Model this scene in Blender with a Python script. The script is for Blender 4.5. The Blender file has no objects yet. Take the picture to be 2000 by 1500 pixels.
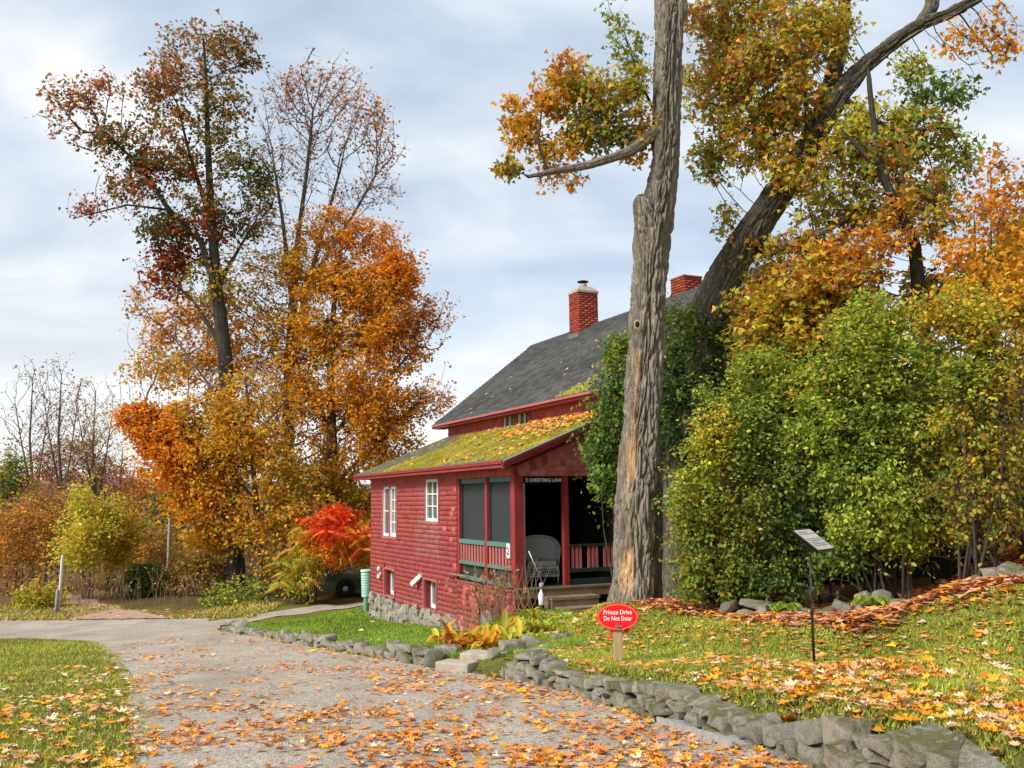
import bpy, bmesh, math, random
import numpy as np
from mathutils import Vector, Matrix
random.seed(7); RNG = np.random.default_rng(11)
SC = bpy.context.scene
COL = SC.collection
R = math.radians

# ---------------------------------------------------------------- camera
FPX = 1800.0; PITCH = math.atan(225/FPX); ROLL = .012
cf = np.array([0, math.cos(PITCH), math.sin(PITCH)]); cu0 = np.array([0, -math.sin(PITCH), math.cos(PITCH)]); cx0 = np.array([1., 0, 0])
cr = math.cos(ROLL)*cx0 - math.sin(ROLL)*cu0; cu = math.sin(ROLL)*cx0 + math.cos(ROLL)*cu0
CAM = np.array([0, 0, 1.6])
cam_d = bpy.data.cameras.new('camera'); cam_d.sensor_width = 36; cam_d.lens = 36*FPX/2000; cam_d.clip_start = .05; cam_d.clip_end = 6000
cam = bpy.data.objects.new('camera', cam_d); COL.objects.link(cam)
cam.matrix_world = Matrix(((cr[0], cu[0], -cf[0], 0), (cr[1], cu[1], -cf[1], 0), (cr[2], cu[2], -cf[2], 1.6), (0, 0, 0, 1)))
SC.camera = cam

# ---------------------------------------------------------------- sky, sun, exposure
SUN_EL, SUN_AZ = R(40), R(233)       # azimuth clockwise from +Y: light comes from the left, a little behind the camera
world = bpy.data.worlds.new('World'); SC.world = world; world.use_nodes = True
wn = world.node_tree.nodes; wl = world.node_tree.links; wn.clear()
def wnode(t, **k):
    n = wn.new(t)
    for a, b in k.items(): setattr(n, a, b)
    return n
sky = wnode('ShaderNodeTexSky', sky_type='NISHITA', sun_disc=False, sun_elevation=SUN_EL, sun_rotation=SUN_AZ, altitude=200, air_density=1.0, dust_density=.6, ozone_density=1.2)
tc = wnode('ShaderNodeTexCoord')
sep = wnode('ShaderNodeSeparateXYZ'); wl.new(tc.outputs['Generated'], sep.inputs[0])
zc = wnode('ShaderNodeMath', operation='MAXIMUM'); wl.new(sep.outputs['Z'], zc.inputs[0]); zc.inputs[1].default_value = 0
zp = wnode('ShaderNodeMath', operation='ADD'); wl.new(zc.outputs[0], zp.inputs[0]); zp.inputs[1].default_value = .30
dx = wnode('ShaderNodeMath', operation='DIVIDE'); wl.new(sep.outputs['X'], dx.inputs[0]); wl.new(zp.outputs[0], dx.inputs[1])
dy = wnode('ShaderNodeMath', operation='DIVIDE'); wl.new(sep.outputs['Y'], dy.inputs[0]); wl.new(zp.outputs[0], dy.inputs[1])
cb = wnode('ShaderNodeCombineXYZ'); wl.new(dx.outputs[0], cb.inputs[0]); wl.new(dy.outputs[0], cb.inputs[1])
mp = wnode('ShaderNodeMapping'); wl.new(cb.outputs[0], mp.inputs[0]); mp.inputs['Scale'].default_value = (.75, 1.05, 1); mp.inputs['Rotation'].default_value = (0, 0, .35); mp.inputs['Location'].default_value = (3.1, 1.7, 0)
n1 = wnode('ShaderNodeTexNoise'); wl.new(mp.outputs[0], n1.inputs['Vector']); n1.inputs['Scale'].default_value = 1.0; n1.inputs['Detail'].default_value = 8; n1.inputs['Roughness'].default_value = .52; n1.inputs['Distortion'].default_value = .6
n2 = wnode('ShaderNodeTexNoise'); wl.new(mp.outputs[0], n2.inputs['Vector']); n2.inputs['Scale'].default_value = 2.5; n2.inputs['Detail'].default_value = 6; n2.inputs['Roughness'].default_value = .50; n2.inputs['Distortion'].default_value = .4
def wramp(src, stops):
    r = wnode('ShaderNodeValToRGB'); wl.new(src, r.inputs[0]); e = r.color_ramp.elements
    while len(e) > 1: e.remove(e[0])
    e[0].position, e[0].color = stops[0][0], (*stops[0][1], 1)
    for p, c in stops[1:]:
        q = e.new(p); q.color = (*c, 1)
    return r
# cloud deck: blue-grey bellies to white tops; the clear blue shows only through gaps
cl = wramp(n2.outputs['Fac'], [(.34, (.43, .52, .64)), (.45, (.54, .63, .74)), (.54, (.66, .73, .81)), (.66, (.88, .89, .90))])
cov = wramp(n1.outputs['Fac'], [(.30, (.70,)*3), (.44, (.92,)*3), (.58, (1,)*3)])
# thin bright haze towards the horizon (all round)
hz = wramp(sep.outputs['Z'], [(-.1, (.92,)*3), (.03, (.82,)*3), (.12, (.55,)*3), (.20, (.20,)*3), (.34, (0,)*3)])
hm = wnode('ShaderNodeMixRGB'); wl.new(hz.outputs[0], hm.inputs[0]); wl.new(cl.outputs[0], hm.inputs[1]); hm.inputs[2].default_value = (.97, .955, .92, 1)
sks = wnode('ShaderNodeMixRGB', blend_type='MULTIPLY'); sks.inputs[0].default_value = 1; wl.new(sky.outputs[0], sks.inputs[1]); sks.inputs[2].default_value = (.15, .15, .15, 1)
cm = wnode('ShaderNodeMixRGB'); wl.new(cov.outputs[0], cm.inputs[0]); wl.new(sks.outputs[0], cm.inputs[1]); wl.new(hm.outputs[0], cm.inputs[2])
bg = wnode('ShaderNodeBackground'); wl.new(cm.outputs[0], bg.inputs[0]); bg.inputs[1].default_value = .68
wo = wnode('ShaderNodeOutputWorld'); wl.new(bg.outputs[0], wo.inputs[0])
sd = bpy.data.lights.new('sun', 'SUN'); sd.energy = 3.1; sd.angle = R(20); sd.color = (1, .95, .86)
sun = bpy.data.objects.new('sun', sd); COL.objects.link(sun)
sdir = Vector((math.sin(SUN_AZ)*math.cos(SUN_EL), math.cos(SUN_AZ)*math.cos(SUN_EL), math.sin(SUN_EL)))
sun.rotation_euler = sdir.to_track_quat('Z', 'Y').to_euler(); sun.location = sdir*60
vs = SC.view_settings; vs.view_transform = 'Standard'; vs.look = 'None'; vs.gamma = 1; vs.exposure = .80; vs.use_curve_mapping = False
SC.render.engine = 'CYCLES'; SC.cycles.max_bounces = 6; SC.cycles.transparent_max_bounces = 8

# ---------------------------------------------------------------- helpers
def ray(x, y): return cf + cr*((x-1000)/FPX) + cu*((750-y)/FPX)
def at(x, y, Y):
    d = ray(x, y); return CAM + d*(Y/d[1])
def nrm(a):
    a = np.asarray(a, float); return a/np.maximum(np.linalg.norm(a, axis=-1, keepdims=True), 1e-9)
def tag(o, label=None, cat=None, group=None, kind=None):
    if label: o['label'] = label
    if cat: o['category'] = cat
    if group: o['group'] = group
    if kind: o['kind'] = kind
    return o
def empty(name, loc, rz=0, label=None, cat=None, group=None):
    o = bpy.data.objects.new(name, None); o.empty_display_size = .2; COL.objects.link(o)
    o.location = loc; o.rotation_euler = (0, 0, rz); tag(o, label, cat, group); return o
def link(name, me, parent=None):
    o = bpy.data.objects.new(name, me); COL.objects.link(o)
    if parent is not None: o.parent = parent
    return o
def npmesh(name, V, Fc, m, col=None, smooth=False):
    """V (n,3), Fc (m,k) uniform faces; col (n,3) per-vertex tint"""
    V = np.ascontiguousarray(V, np.float32); Fc = np.ascontiguousarray(Fc, np.int32); k = Fc.shape[1]
    me = bpy.data.meshes.new(name); me.vertices.add(len(V)); me.vertices.foreach_set('co', V.ravel())
    me.loops.add(Fc.size); me.loops.foreach_set('vertex_index', Fc.ravel())
    me.polygons.add(len(Fc)); me.polygons.foreach_set('loop_start', np.arange(0, Fc.size, k, dtype=np.int32))
    me.update(calc_edges=True)
    if smooth: me.polygons.foreach_set('use_smooth', np.ones(len(Fc), bool))
    if col is not None:
        a = me.color_attributes.new('col', 'FLOAT_COLOR', 'POINT')
        c = np.ones((len(V), 4), np.float32); c[:, :3] = col; a.data.foreach_set('color', c.ravel())
    me.materials.append(m); return me
class MB:
    """collects boxes, bars and tubes into one mesh"""
    def __init__(s): s.v = []; s.f = []
    def add(s, v, f):
        n = len(s.v); s.v += [tuple(map(float, p)) for p in v]; s.f += [tuple(i+n for i in q) for q in f]; return s
    def box(s, x0, x1, y0, y1, z0, z1):
        return s.add([(x0,y0,z0),(x1,y0,z0),(x1,y1,z0),(x0,y1,z0),(x0,y0,z1),(x1,y0,z1),(x1,y1,z1),(x0,y1,z1)],
                     [(0,3,2,1),(4,5,6,7),(0,1,5,4),(1,2,6,5),(2,3,7,6),(3,0,4,7)])
    def hexa(s, p): return s.add(p, [(0,3,2,1),(4,5,6,7),(0,1,5,4),(1,2,6,5),(2,3,7,6),(3,0,4,7)])
    def bar(s, a, b, w, h=None, up=(0, 0, 1)):
        h = h or w; a = np.array(a, float); b = np.array(b, float); d = nrm(b-a); sd_ = np.cross(d, up)
        if np.linalg.norm(sd_) < 1e-4: sd_ = np.cross(d, (1, 0, 0))
        sd_ = nrm(sd_); u2 = np.cross(sd_, d)
        q = [(-w/2, -h/2), (w/2, -h/2), (w/2, h/2), (-w/2, h/2)]
        return s.hexa([a+sd_*i+u2*j for i, j in q]+[b+sd_*i+u2*j for i, j in q])
    def tube(s, pts, rad, n=8, cap=True):
        pts = [np.array(p, float) for p in pts]
        if not hasattr(rad, '__len__'): rad = [rad]*len(pts)
        b = len(s.v); ref = np.array([.31, .17, .93]); V = []
        for i, p in enumerate(pts):
            d = nrm(pts[min(i+1, len(pts)-1)]-pts[max(i-1, 0)]); a1 = nrm(np.cross(d, ref if abs(d@ref) < .95 else np.array([1., 0, 0]))); a2 = np.cross(d, a1)
            V += [p+(a1*math.cos(6.28318*k/n)+a2*math.sin(6.28318*k/n))*rad[i] for k in range(n)]
        F_ = [(i*n+k, i*n+(k+1) % n, (i+1)*n+(k+1) % n, (i+1)*n+k) for i in range(len(pts)-1) for k in range(n)]
        if cap: F_ += [tuple(range(n))[::-1], tuple((len(pts)-1)*n+k for k in range(n))]
        return s.add(V, F_)
    def lathe(s, prof, n=20, c=(0, 0, 0)):
        V = [(c[0]+r_*math.cos(6.28318*k/n), c[1]+r_*math.sin(6.28318*k/n), c[2]+z) for r_, z in prof for k in range(n)]
        F_ = [(i*n+k, i*n+(k+1) % n, (i+1)*n+(k+1) % n, (i+1)*n+k) for i in range(len(prof)-1) for k in range(n)]
        F_ += [tuple(range(n))[::-1], tuple((len(prof)-1)*n+k for k in range(n))]
        return s.add(V, F_)
    def build(s, name, m, parent=None, smooth=False):
        me = bpy.data.meshes.new(name); me.from_pydata(s.v, [], s.f); me.update(); me.materials.append(m)
        if smooth: me.polygons.foreach_set('use_smooth', [True]*len(me.polygons))
        return link(name, me, parent)

# vectorised value noise
_T = RNG.random((64, 64, 64)).astype(np.float32)
def vnoise(P):
    P = np.asarray(P, float); i = np.floor(P).astype(int); f = P-i; f = f*f*(3-2*f); i &= 63; j = (i+1) & 63
    x0, y0, z0 = i.T; x1, y1, z1 = j.T; fx, fy, fz = f.T
    a = _T[x0,y0,z0]*(1-fx)+_T[x1,y0,z0]*fx; b = _T[x0,y1,z0]*(1-fx)+_T[x1,y1,z0]*fx
    c = _T[x0,y0,z1]*(1-fx)+_T[x1,y0,z1]*fx; d = _T[x0,y1,z1]*(1-fx)+_T[x1,y1,z1]*fx
    return (a*(1-fy)+b*fy)*(1-fz)+(c*(1-fy)+d*fy)*fz
def fbm(P, o=4):
    P = np.asarray(P, float); s = 0; a = .5
    for k in range(o): s = s+a*vnoise(P*2**k+k*7.3); a *= .5
    return s/(1-.5**o)

# ---------------------------------------------------------------- materials
def newmat(name):
    m = bpy.data.materials.new(name); m.use_nodes = True; nt = m.node_tree; nt.nodes.clear()
    o = nt.nodes.new('ShaderNodeOutputMaterial'); b = nt.nodes.new('ShaderNodeBsdfPrincipled'); nt.links.new(b.outputs[0], o.inputs[0])
    return m, nt, b, o
def nd(nt, t, **k):
    n = nt.nodes.new(t)
    for a, v in k.items(): setattr(n, a, v)
    return n
def ramp(nt, src, stops):
    r = nd(nt, 'ShaderNodeValToRGB'); nt.links.new(src, r.inputs[0]); e = r.color_ramp.elements
    while len(e) > 1: e.remove(e[0])
    e[0].position, e[0].color = stops[0][0], (*stops[0][1], 1)
    for p, c in stops[1:]: e.new(p).color = (*c, 1)
    return r.outputs[0]
def noise(nt, scale, detail=5, rough=.55, vec=None, dist=0, stretch=None):
    n = nd(nt, 'ShaderNodeTexNoise'); n.inputs['Scale'].default_value = scale; n.inputs['Detail'].default_value = detail; n.inputs['Roughness'].default_value = rough; n.inputs['Distortion'].default_value = dist
    if vec is None: vec = nd(nt, 'ShaderNodeTexCoord').outputs['Object']
    if stretch:
        m_ = nd(nt, 'ShaderNodeMapping'); m_.inputs['Scale'].default_value = stretch; nt.links.new(vec, m_.inputs[0]); vec = m_.outputs[0]
    nt.links.new(vec, n.inputs['Vector']); return n.outputs['Fac']
def mixc(nt, fac, a, b, mode='MIX'):
    n = nd(nt, 'ShaderNodeMixRGB', blend_type=mode)
    for i, v in enumerate((fac, a, b)):
        if hasattr(v, 'is_linked'): nt.links.new(v, n.inputs[i])
        else: n.inputs[i].default_value = v if i == 0 else (*v, 1)
    return n.outputs[0]
def bump(nt, b, h, strength=.4, dist=.02):
    n = nd(nt, 'ShaderNodeBump'); n.inputs['Strength'].default_value = strength; n.inputs['Distance'].default_value = dist
    nt.links.new(h, n.inputs['Height']); nt.links.new(n.outputs[0], b.inputs['Normal'])
def geo_pos(nt): return nd(nt, 'ShaderNodeNewGeometry').outputs['Position']
def m_paint(name, c, c2=None, scale=6, rough=.6, bstr=.25, stretch=None, world_=True, spec=.3):
    m, nt, b, o = newmat(name); c2 = c2 or tuple(x*.7 for x in c); v = geo_pos(nt) if world_ else None
    f = noise(nt, scale, 6, .6, v, 0, stretch); f2 = noise(nt, scale*6, 4, .6, v, 0, stretch)
    cc = ramp(nt, f, [(.3, c2), (.62, c)]); cc = mixc(nt, .25, cc, ramp(nt, f2, [(.3, tuple(x*.55 for x in c)), (.65, tuple(min(1, x*1.25) for x in c))]))
    nt.links.new(cc, b.inputs['Base Color']); b.inputs['Roughness'].default_value = rough; b.inputs['Specular IOR Level'].default_value = spec
    bump(nt, b, f2, bstr, .008); return m
def m_attr(name, rough=.7, trans=0, nscale=20, var=.3, spec=.2, bstr=.2, rand=False):
    """colour from the mesh's own per-piece tint"""
    m, nt, b, o = newmat(name); a = nd(nt, 'ShaderNodeAttribute', attribute_name='col')
    f = noise(nt, nscale, 4, .6, geo_pos(nt)); g = ramp(nt, f, [(.3, (1-var,)*3), (.7, (1+var*.5,)*3)])
    c = mixc(nt, 1, a.outputs['Color'], g, 'MULTIPLY')
    if rand:
        oi = nd(nt, 'ShaderNodeObjectInfo'); c = mixc(nt, 1, c, ramp(nt, oi.outputs['Random'], [(0, (.98, .98, .98)), (1, (1.03, 1.03, 1.03))]), 'MULTIPLY')
    nt.links.new(c, b.inputs['Base Color']); b.inputs['Roughness'].default_value = rough; b.inputs['Specular IOR Level'].default_value = spec
    if bstr: bump(nt, b, f, bstr, .006)
    if trans:
        t = nd(nt, 'ShaderNodeBsdfTranslucent'); nt.links.new(c, t.inputs[0]); x = nd(nt, 'ShaderNodeMixShader'); x.inputs[0].default_value = trans
        nt.links.new(b.outputs[0], x.inputs[1]); nt.links.new(t.outputs[0], x.inputs[2]); nt.links.new(x.outputs[0], o.inputs[0])
    return m
def m_plain(name, c, rough=.5, metal=0, spec=.4):
    m, nt, b, o = newmat(name); f = noise(nt, 30, 3, .5, geo_pos(nt)); nt.links.new(ramp(nt, f, [(.3, tuple(x*.85 for x in c)), (.7, c)]), b.inputs['Base Color'])
    b.inputs['Roughness'].default_value = rough; b.inputs['Metallic'].default_value = metal; b.inputs['Specular IOR Level'].default_value = spec; return m
M = {}
M['leaf'] = m_attr('leaf', .55, .46, 3, .25, .25, 0)
M['litter'] = m_attr('dry_leaf', .7, .12, 40, .25, .2, 0)
M['blade'] = m_attr('grass_blade', .6, .25, 4, .2, .2, 0)
M['shingle'] = m_attr('painted_shingle', .75, 0, 9, .20, .2, .4, True)
M['roofing'] = m_attr('asphalt_shingle', .9, 0, 60, .45, .15, .5)
M['moss'] = m_attr('moss', .95, 0, 30, .4, .05, .6)
M['brick'] = m_attr('brick', .85, 0, 40, .35, .15, .5)
M['trim'] = m_paint('red_trim', (.28, .036, .034), (.18, .023, .022), 3, .55, .3)
M['trim_lite'] = m_paint('faded_red_trim', (.40, .125, .12), (.29, .085, .08), 4, .7)
M['white'] = m_paint('white_paint', (.78, .79, .77), (.62, .63, .60), 8, .5, .1)
M['green'] = m_paint('green_paint', (.11, .20, .165), (.08, .14, .115), 6, .6)
M['dkgreen'] = m_paint('dark_green_paint', (.018, .045, .042), (.010, .022, .02), 6, .55)
M['porch'] = m_paint('dark_wood_and_shade', (.012, .010, .009), (.006, .005, .005), 4, .9, .2)  # dark board colour; on the porch lining, interior shade is put into it
M['wood'] = m_paint('weathered_wood', (.26, .19, .125), (.15, .105, .065), 5, .85, .5)
M['post'] = m_paint('pale_lumber', (.40, .30, .16), (.28, .20, .10), 5, .8, .4, (6, 6, .6))
M['grey_wood'] = m_paint('grey_weathered_wood', (.34, .33, .32), (.20, .19, .18), 6, .9, .4, (6, 6, .6))
M['concrete'] = m_paint('concrete', (.36, .33, .28), (.25, .22, .18), 9, .9, .5)
M['metal'] = m_plain('galvanised', (.35, .35, .34), .4, .8)
M['black'] = m_plain('black_metal', (.012, .013, .013), .5, 0, .4)
M['mint'] = m_paint('mint_plastic', (.40, .66, .53), (.32, .55, .44), 4, .5, .05)
M['wicker'] = m_paint('grey_wicker', (.50, .52, .50), (.34, .36, .35), 40, .8, .8)
M['whiteplastic'] = m_plain('white_plastic', (.80, .80, .84), .4)
M['letter'] = m_plain('white_lettering', (.85, .85, .83), .5)
M['signred'] = m_plain('sign_red', (.82, .008, .012), .45)
M['ribbon'] = m_plain('red_ribbon', (.75, .035, .008), .6)
def m_glass():
    m, nt, b, o = newmat('window_glass'); f = noise(nt, 1.6, 3, .5, geo_pos(nt))
    nt.links.new(ramp(nt, f, [(.35, (.045, .055, .06)), (.65, (.10, .115, .12))]), b.inputs['Base Color'])
    b.inputs['Roughness'].default_value = .06; b.inputs['Specular IOR Level'].default_value = .7; return m
M['glass'] = m_glass()
def m_screen():
    m, nt, b, o = newmat('insect_screen'); b.inputs['Base Color'].default_value = (.026, .032, .035, 1); b.inputs['Roughness'].default_value = .7
    t = nd(nt, 'ShaderNodeBsdfTransparent'); x = nd(nt, 'ShaderNodeMixShader'); x.inputs[0].default_value = .12
    nt.links.new(b.outputs[0], x.inputs[1]); nt.links.new(t.outputs[0], x.inputs[2]); nt.links.new(x.outputs[0], o.inputs[0]); return m
M['screen'] = m_screen()
def m_stone():
    m, nt, b, o = newmat('fieldstone'); oi = nd(nt, 'ShaderNodeObjectInfo'); v = geo_pos(nt)
    f = noise(nt, 13, 10, .72, v, .2); f2 = noise(nt, 95, 6, .75, v); f3 = noise(nt, 3.2, 5, .6, v, .8)
    c = ramp(nt, f, [(.30, (.17, .15, .115)), (.48, (.50, .455, .37)), (.66, (.80, .75, .64))])
    c = mixc(nt, 1, c, ramp(nt, oi.outputs['Random'], [(0, (.45, .44, .44)), (.25, (.80, .72, .62)), (.5, (.95, .94, .92)), (.75, (.70, .70, .66)), (1, (1.25, 1.22, 1.16))]), 'MULTIPLY')
    c = mixc(nt, .5, c, ramp(nt, f2, [(.3, (.10, .092, .075)), (.6, (.56, .53, .46))]))
    up = nd(nt, 'ShaderNodeSeparateXYZ'); nt.links.new(nd(nt, 'ShaderNodeNewGeometry').outputs['Normal'], up.inputs[0])
    ms = nd(nt, 'ShaderNodeMath', operation='MULTIPLY_ADD'); nt.links.new(up.outputs['Z'], ms.inputs[0]); ms.inputs[1].default_value = .13; nt.links.new(f3, ms.inputs[2])
    mf = ramp(nt, ms.outputs[0], [(.555, (0, 0, 0)), (.68, (.8,)*3)])
    c = mixc(nt, mf, c, ramp(nt, f2, [(.3, (.08, .08, .016)), (.7, (.28, .26, .05))]))
    nt.links.new(c, b.inputs['Base Color']); b.inputs['Roughness'].default_value = .92; b.inputs['Specular IOR Level'].default_value = .15
    lf_ = noise(nt, 22, 4, .5, v); c2_ = mixc(nt, ramp(nt, lf_, [(.60, (0,)*3), (.66, (.65,)*3)]), c, (.52, .52, .46)); nt.links.new(c2_, b.inputs['Base Color'])
    ad = nd(nt, 'ShaderNodeMath', operation='ADD'); nt.links.new(f, ad.inputs[0]); nt.links.new(f2, ad.inputs[1]); bump(nt, b, ad.outputs[0], 1.0, .05); return m
M['stone'] = m_stone()
def m_bark(name, c0, c1, c2, moss=.0, sc=1.0):
    m, nt, b, o = newmat(name); v = geo_pos(nt)
    f = noise(nt, 5*sc, 8, .65, v, .6, (3.2, 3.2, .45)); f2 = noise(nt, 38*sc, 5, .65, v, 0, (1, 1, .3)); f3 = noise(nt, 1.4, 4, .6, v)
    c = ramp(nt, f, [(.28, c0), (.5, c1), (.72, c2)]); c = mixc(nt, .4, c, ramp(nt, f2, [(.3, c0), (.7, c2)]))
    if moss: c = mixc(nt, ramp(nt, f3, [(.5, (0,)*3), (.68, (moss,)*3)]), c, (.10, .10, .03))
    nt.links.new(c, b.inputs['Base Color']); b.inputs['Roughness'].default_value = .95; b.inputs['Specular IOR Level'].default_value = .1
    ad = nd(nt, 'ShaderNodeMath', operation='ADD'); nt.links.new(f, ad.inputs[0]); nt.links.new(f2, ad.inputs[1]); bump(nt, b, ad.outputs[0], .9, .03); return m
M['bark'] = m_bark('bark', (.030, .025, .020), (.10, .085, .07), (.21, .185, .16), .25)
M['bark_dark'] = m_bark('dark_bark', (.012, .010, .008), (.045, .038, .032), (.11, .095, .08), .2)
M['twig'] = m_bark('twig', (.035, .028, .022), (.075, .062, .052), (.13, .11, .095))
# ---------------------------------------------------------------- terrain
def softmax_(a, b, k): return b+np.log1p(np.exp(np.clip((a-b)*k, -60, 60)))/k
def base(Y):
    Y = np.asarray(Y, float); z = np.where(Y > 2, -.087*(Y-5.5), .3045-.02*(Y-2)); return softmax_(z, -1.75, 6)
WALL = np.array([(-7.7, 25.2), (-7.1, 23.0), (-5.4, 20.3), (-3.9, 17.5), (-2.4, 15.1), (-1.15, 12.75), (-.75, 12.0), (-.35, 11.55), (-.05, 11.1), (.55, 9.95), (.95, 8.6), (1.26, 7.7), (1.52, 6.9), (1.72, 6.2), (1.86, 5.7), (2.2, 4.7), (2.75, 3.3), (3.6, 1.2), (5.0, -2.5)])
def wall_sd(X, Y):
    """signed distance to the wall line, positive on the raised (right) side"""
    P = np.stack([X, Y], -1); best = np.full(X.shape, 1e9); sg = np.zeros(X.shape)
    for a, b in zip(WALL[:-1], WALL[1:]):
        d = b-a; t = np.clip(((P-a)@d)/(d@d), 0, 1); q = P-(a+t[..., None]*d); ds = np.hypot(q[..., 0], q[..., 1])
        s = np.sign(d[0]*q[..., 1]-d[1]*q[..., 0]); u = ds < best; best = np.where(u, ds, best); sg = np.where(u, s, sg)
    return best*sg
OFFP = np.array([(-7, 25, .0), (-5, 24, .0), (-5, 21.5, .05), (-4, 22, .02), (-3, 20, .02), (-2.6, 17, .06), (-1.0, 13.1, .16), (-.6, 12.6, .16), (0, 14, .2), (.9, 16.5, .53), (2, 14.5, .8), (1.2, 10.6, .22), (3.2, 9.7, .27), (4.2, 12.5, .58), (5.5, 10, 1.06), (4.17, 7.5, .37), (2.7, 5, .30), (1.35, 8, .27), (.3, 11, .2), (8, 12, 1.9), (8, 7, 1.25), (3.2, 3, .33), (3, 18, .9), (6, 18, 1.3), (12, 20, 2.6), (-.83, 19.8, .04), (.6, 17.6, .55), (-1.6, 17.5, .05), (-.9, 15.6, .1), (-5, 28, 0), (-6, 33, 0), (-3, 40, .2), (10, 40, 2), (14, 8, 2.6), (10, 2, 1.6), (20, 30, 4), (5, -4, .4), (4.9, 12.3, .75), (6.5, 9, 1.3)])
def off(X, Y):
    w = 0; s = 0
    for x, y, o in OFFP:
        k = 1/((X-x)**2+(Y-y)**2+.12)**1.7; w = w+k; s = s+k*o
    return s/w
def LX(Y): return np.interp(Y, [-6, 2, 6.04, 7.75, 10.9, 15.2, 18, 19.6, 20.3, 20.8], [-1.0, -1.3, -2.43, -3.1, -4.43, -6.48, -7.9, -8.9, -11, -60])
def RX(Y): return np.interp(Y, WALL[::-1, 1], WALL[::-1, 0])
def H(X, Y):
    X = np.asarray(X, float); Y = np.asarray(Y, float); X, Y = np.broadcast_arrays(X, Y); b = base(Y); sd_ = wall_sd(X, Y)
    t = np.clip((sd_-.02)/.22, 0, 1); t = t*t*(3-2*t)
    z = b+t*off(X, Y)
    P = np.stack([X*.9, Y*.9, X*0], -1).reshape(-1, 3); n = (fbm(P, 3)-.5).reshape(X.shape)
    left = np.clip((LX(Y)-X)/.5, 0, 1)*(Y < 21)
    far = np.clip((Y-28)/10, 0, 1)
    return z+n*(.10*t+.08*left+.5*far)+.03*left
def ground_hit(px, py):
    d = cf+cr*((px-1000)/FPX)+cu*((750-py)/FPX); t = np.geomspace(3, 60, 900); P = CAM+d*t[:, None]; z = H(P[:, 0], P[:, 1]); i = int(np.argmax(P[:, 2] < z)); return np.array([P[i, 0], P[i, 1], z[i]])
def H1(x, y): return float(H(np.array([x]), np.array([y]))[0])
def grid_axis(c, lo, hi, fine, n):
    t = np.linspace(-1, 1, n); k = 4.2; s = np.sinh(t*k)/math.sinh(k); a = np.where(s < 0, c+s*(c-lo), c+s*(hi-c)); return a
gx = np.unique(np.concatenate([np.linspace(-14, 9, 190), 9+np.geomspace(.1, 900, 50), -14-np.geomspace(.15, 900, 50)]))
gy = np.unique(np.concatenate([np.linspace(2.5, 24, 180), 24+np.geomspace(.12, 1400, 70), 2.5-np.geomspace(.1, 60, 30)]))
GX, GY = np.meshgrid(gx, gy); GZ = H(GX, GY)
far = np.clip((np.hypot(GX, GY)-90)/600, 0, 1); GZ = GZ-far*6*np.clip((GY-60)/200, 0, 1)
nx, ny = len(gx), len(gy); idx = np.arange(nx*ny).reshape(ny, nx)
GF = np.stack([idx[:-1, :-1], idx[:-1, 1:], idx[1:, 1:], idx[1:, :-1]], -1).reshape(-1, 4)
SD = wall_sd(GX, GY); nz = fbm(np.stack([GX*.6, GY*.6, GX*0+3], -1).reshape(-1, 3), 4).reshape(GX.shape); nz2 = fbm(np.stack([GX*2.3, GY*2.3, GX*0+9], -1).reshape(-1, 3), 3).reshape(GX.shape)
gcol = np.zeros(GX.shape+(3,)); gcol[:] = (.15, .165, .032)
def blend(mask, c): gcol[:] = gcol*(1-mask[..., None])+np.array(c)*mask[..., None]
blend(np.clip((nz-.45)*5, 0, 1)*.6, (.24, .20, .06))
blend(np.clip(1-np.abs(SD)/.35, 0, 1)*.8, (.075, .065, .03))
LEAFBED = lambda X, Y: np.clip((Y-(np.interp(X, [1.5, 2.4, 3.3, 4.1, 4.9, 5.8, 7], [13.9, 12.8, 11.4, 10.1, 8.9, 7.8, 6.4])+.25*np.sin(X*3.1)+.15*np.sin(X*7.7)))/1.0, 0, 1)*np.clip((X-1.6)/.5, 0, 1)
blend(LEAFBED(GX, GY), (.13, .06, .03))
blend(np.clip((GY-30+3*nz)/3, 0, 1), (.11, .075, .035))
blend(np.clip((-12.5-GX)/2, 0, 1)*np.clip((GY-27)/1.5, 0, 1), (.15, .10, .05))
gcol *= (.75+.5*nz2)[..., None]
m, nt, b_, o_ = newmat('ground_cover'); a_ = nd(nt, 'ShaderNodeAttribute', attribute_name='col'); gp = geo_pos(nt)
f1 = noise(nt, 35, 6, .7, gp); f2 = noise(nt, 6, 5, .6, gp)
c_ = mixc(nt, 1, a_.outputs['Color'], ramp(nt, f1, [(.3, (.45,)*3), (.7, (1.45,)*3)]), 'MULTIPLY'); c_ = mixc(nt, 1, c_, ramp(nt, f2, [(.3, (.75, .8, .7)), (.7, (1.2, 1.15, 1.1))]), 'MULTIPLY')
nt.links.new(c_, b_.inputs['Base Color']); b_.inputs['Roughness'].default_value = 1; b_.inputs['Specular IOR Level'].default_value = .05; bump(nt, b_, f1, .9, .03); M['ground'] = m
tag(link('ground', npmesh('ground', np.stack([GX, GY, GZ], -1).reshape(-1, 3), GF, M['ground'], gcol.reshape(-1, 3), True)), kind='structure')
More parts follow.
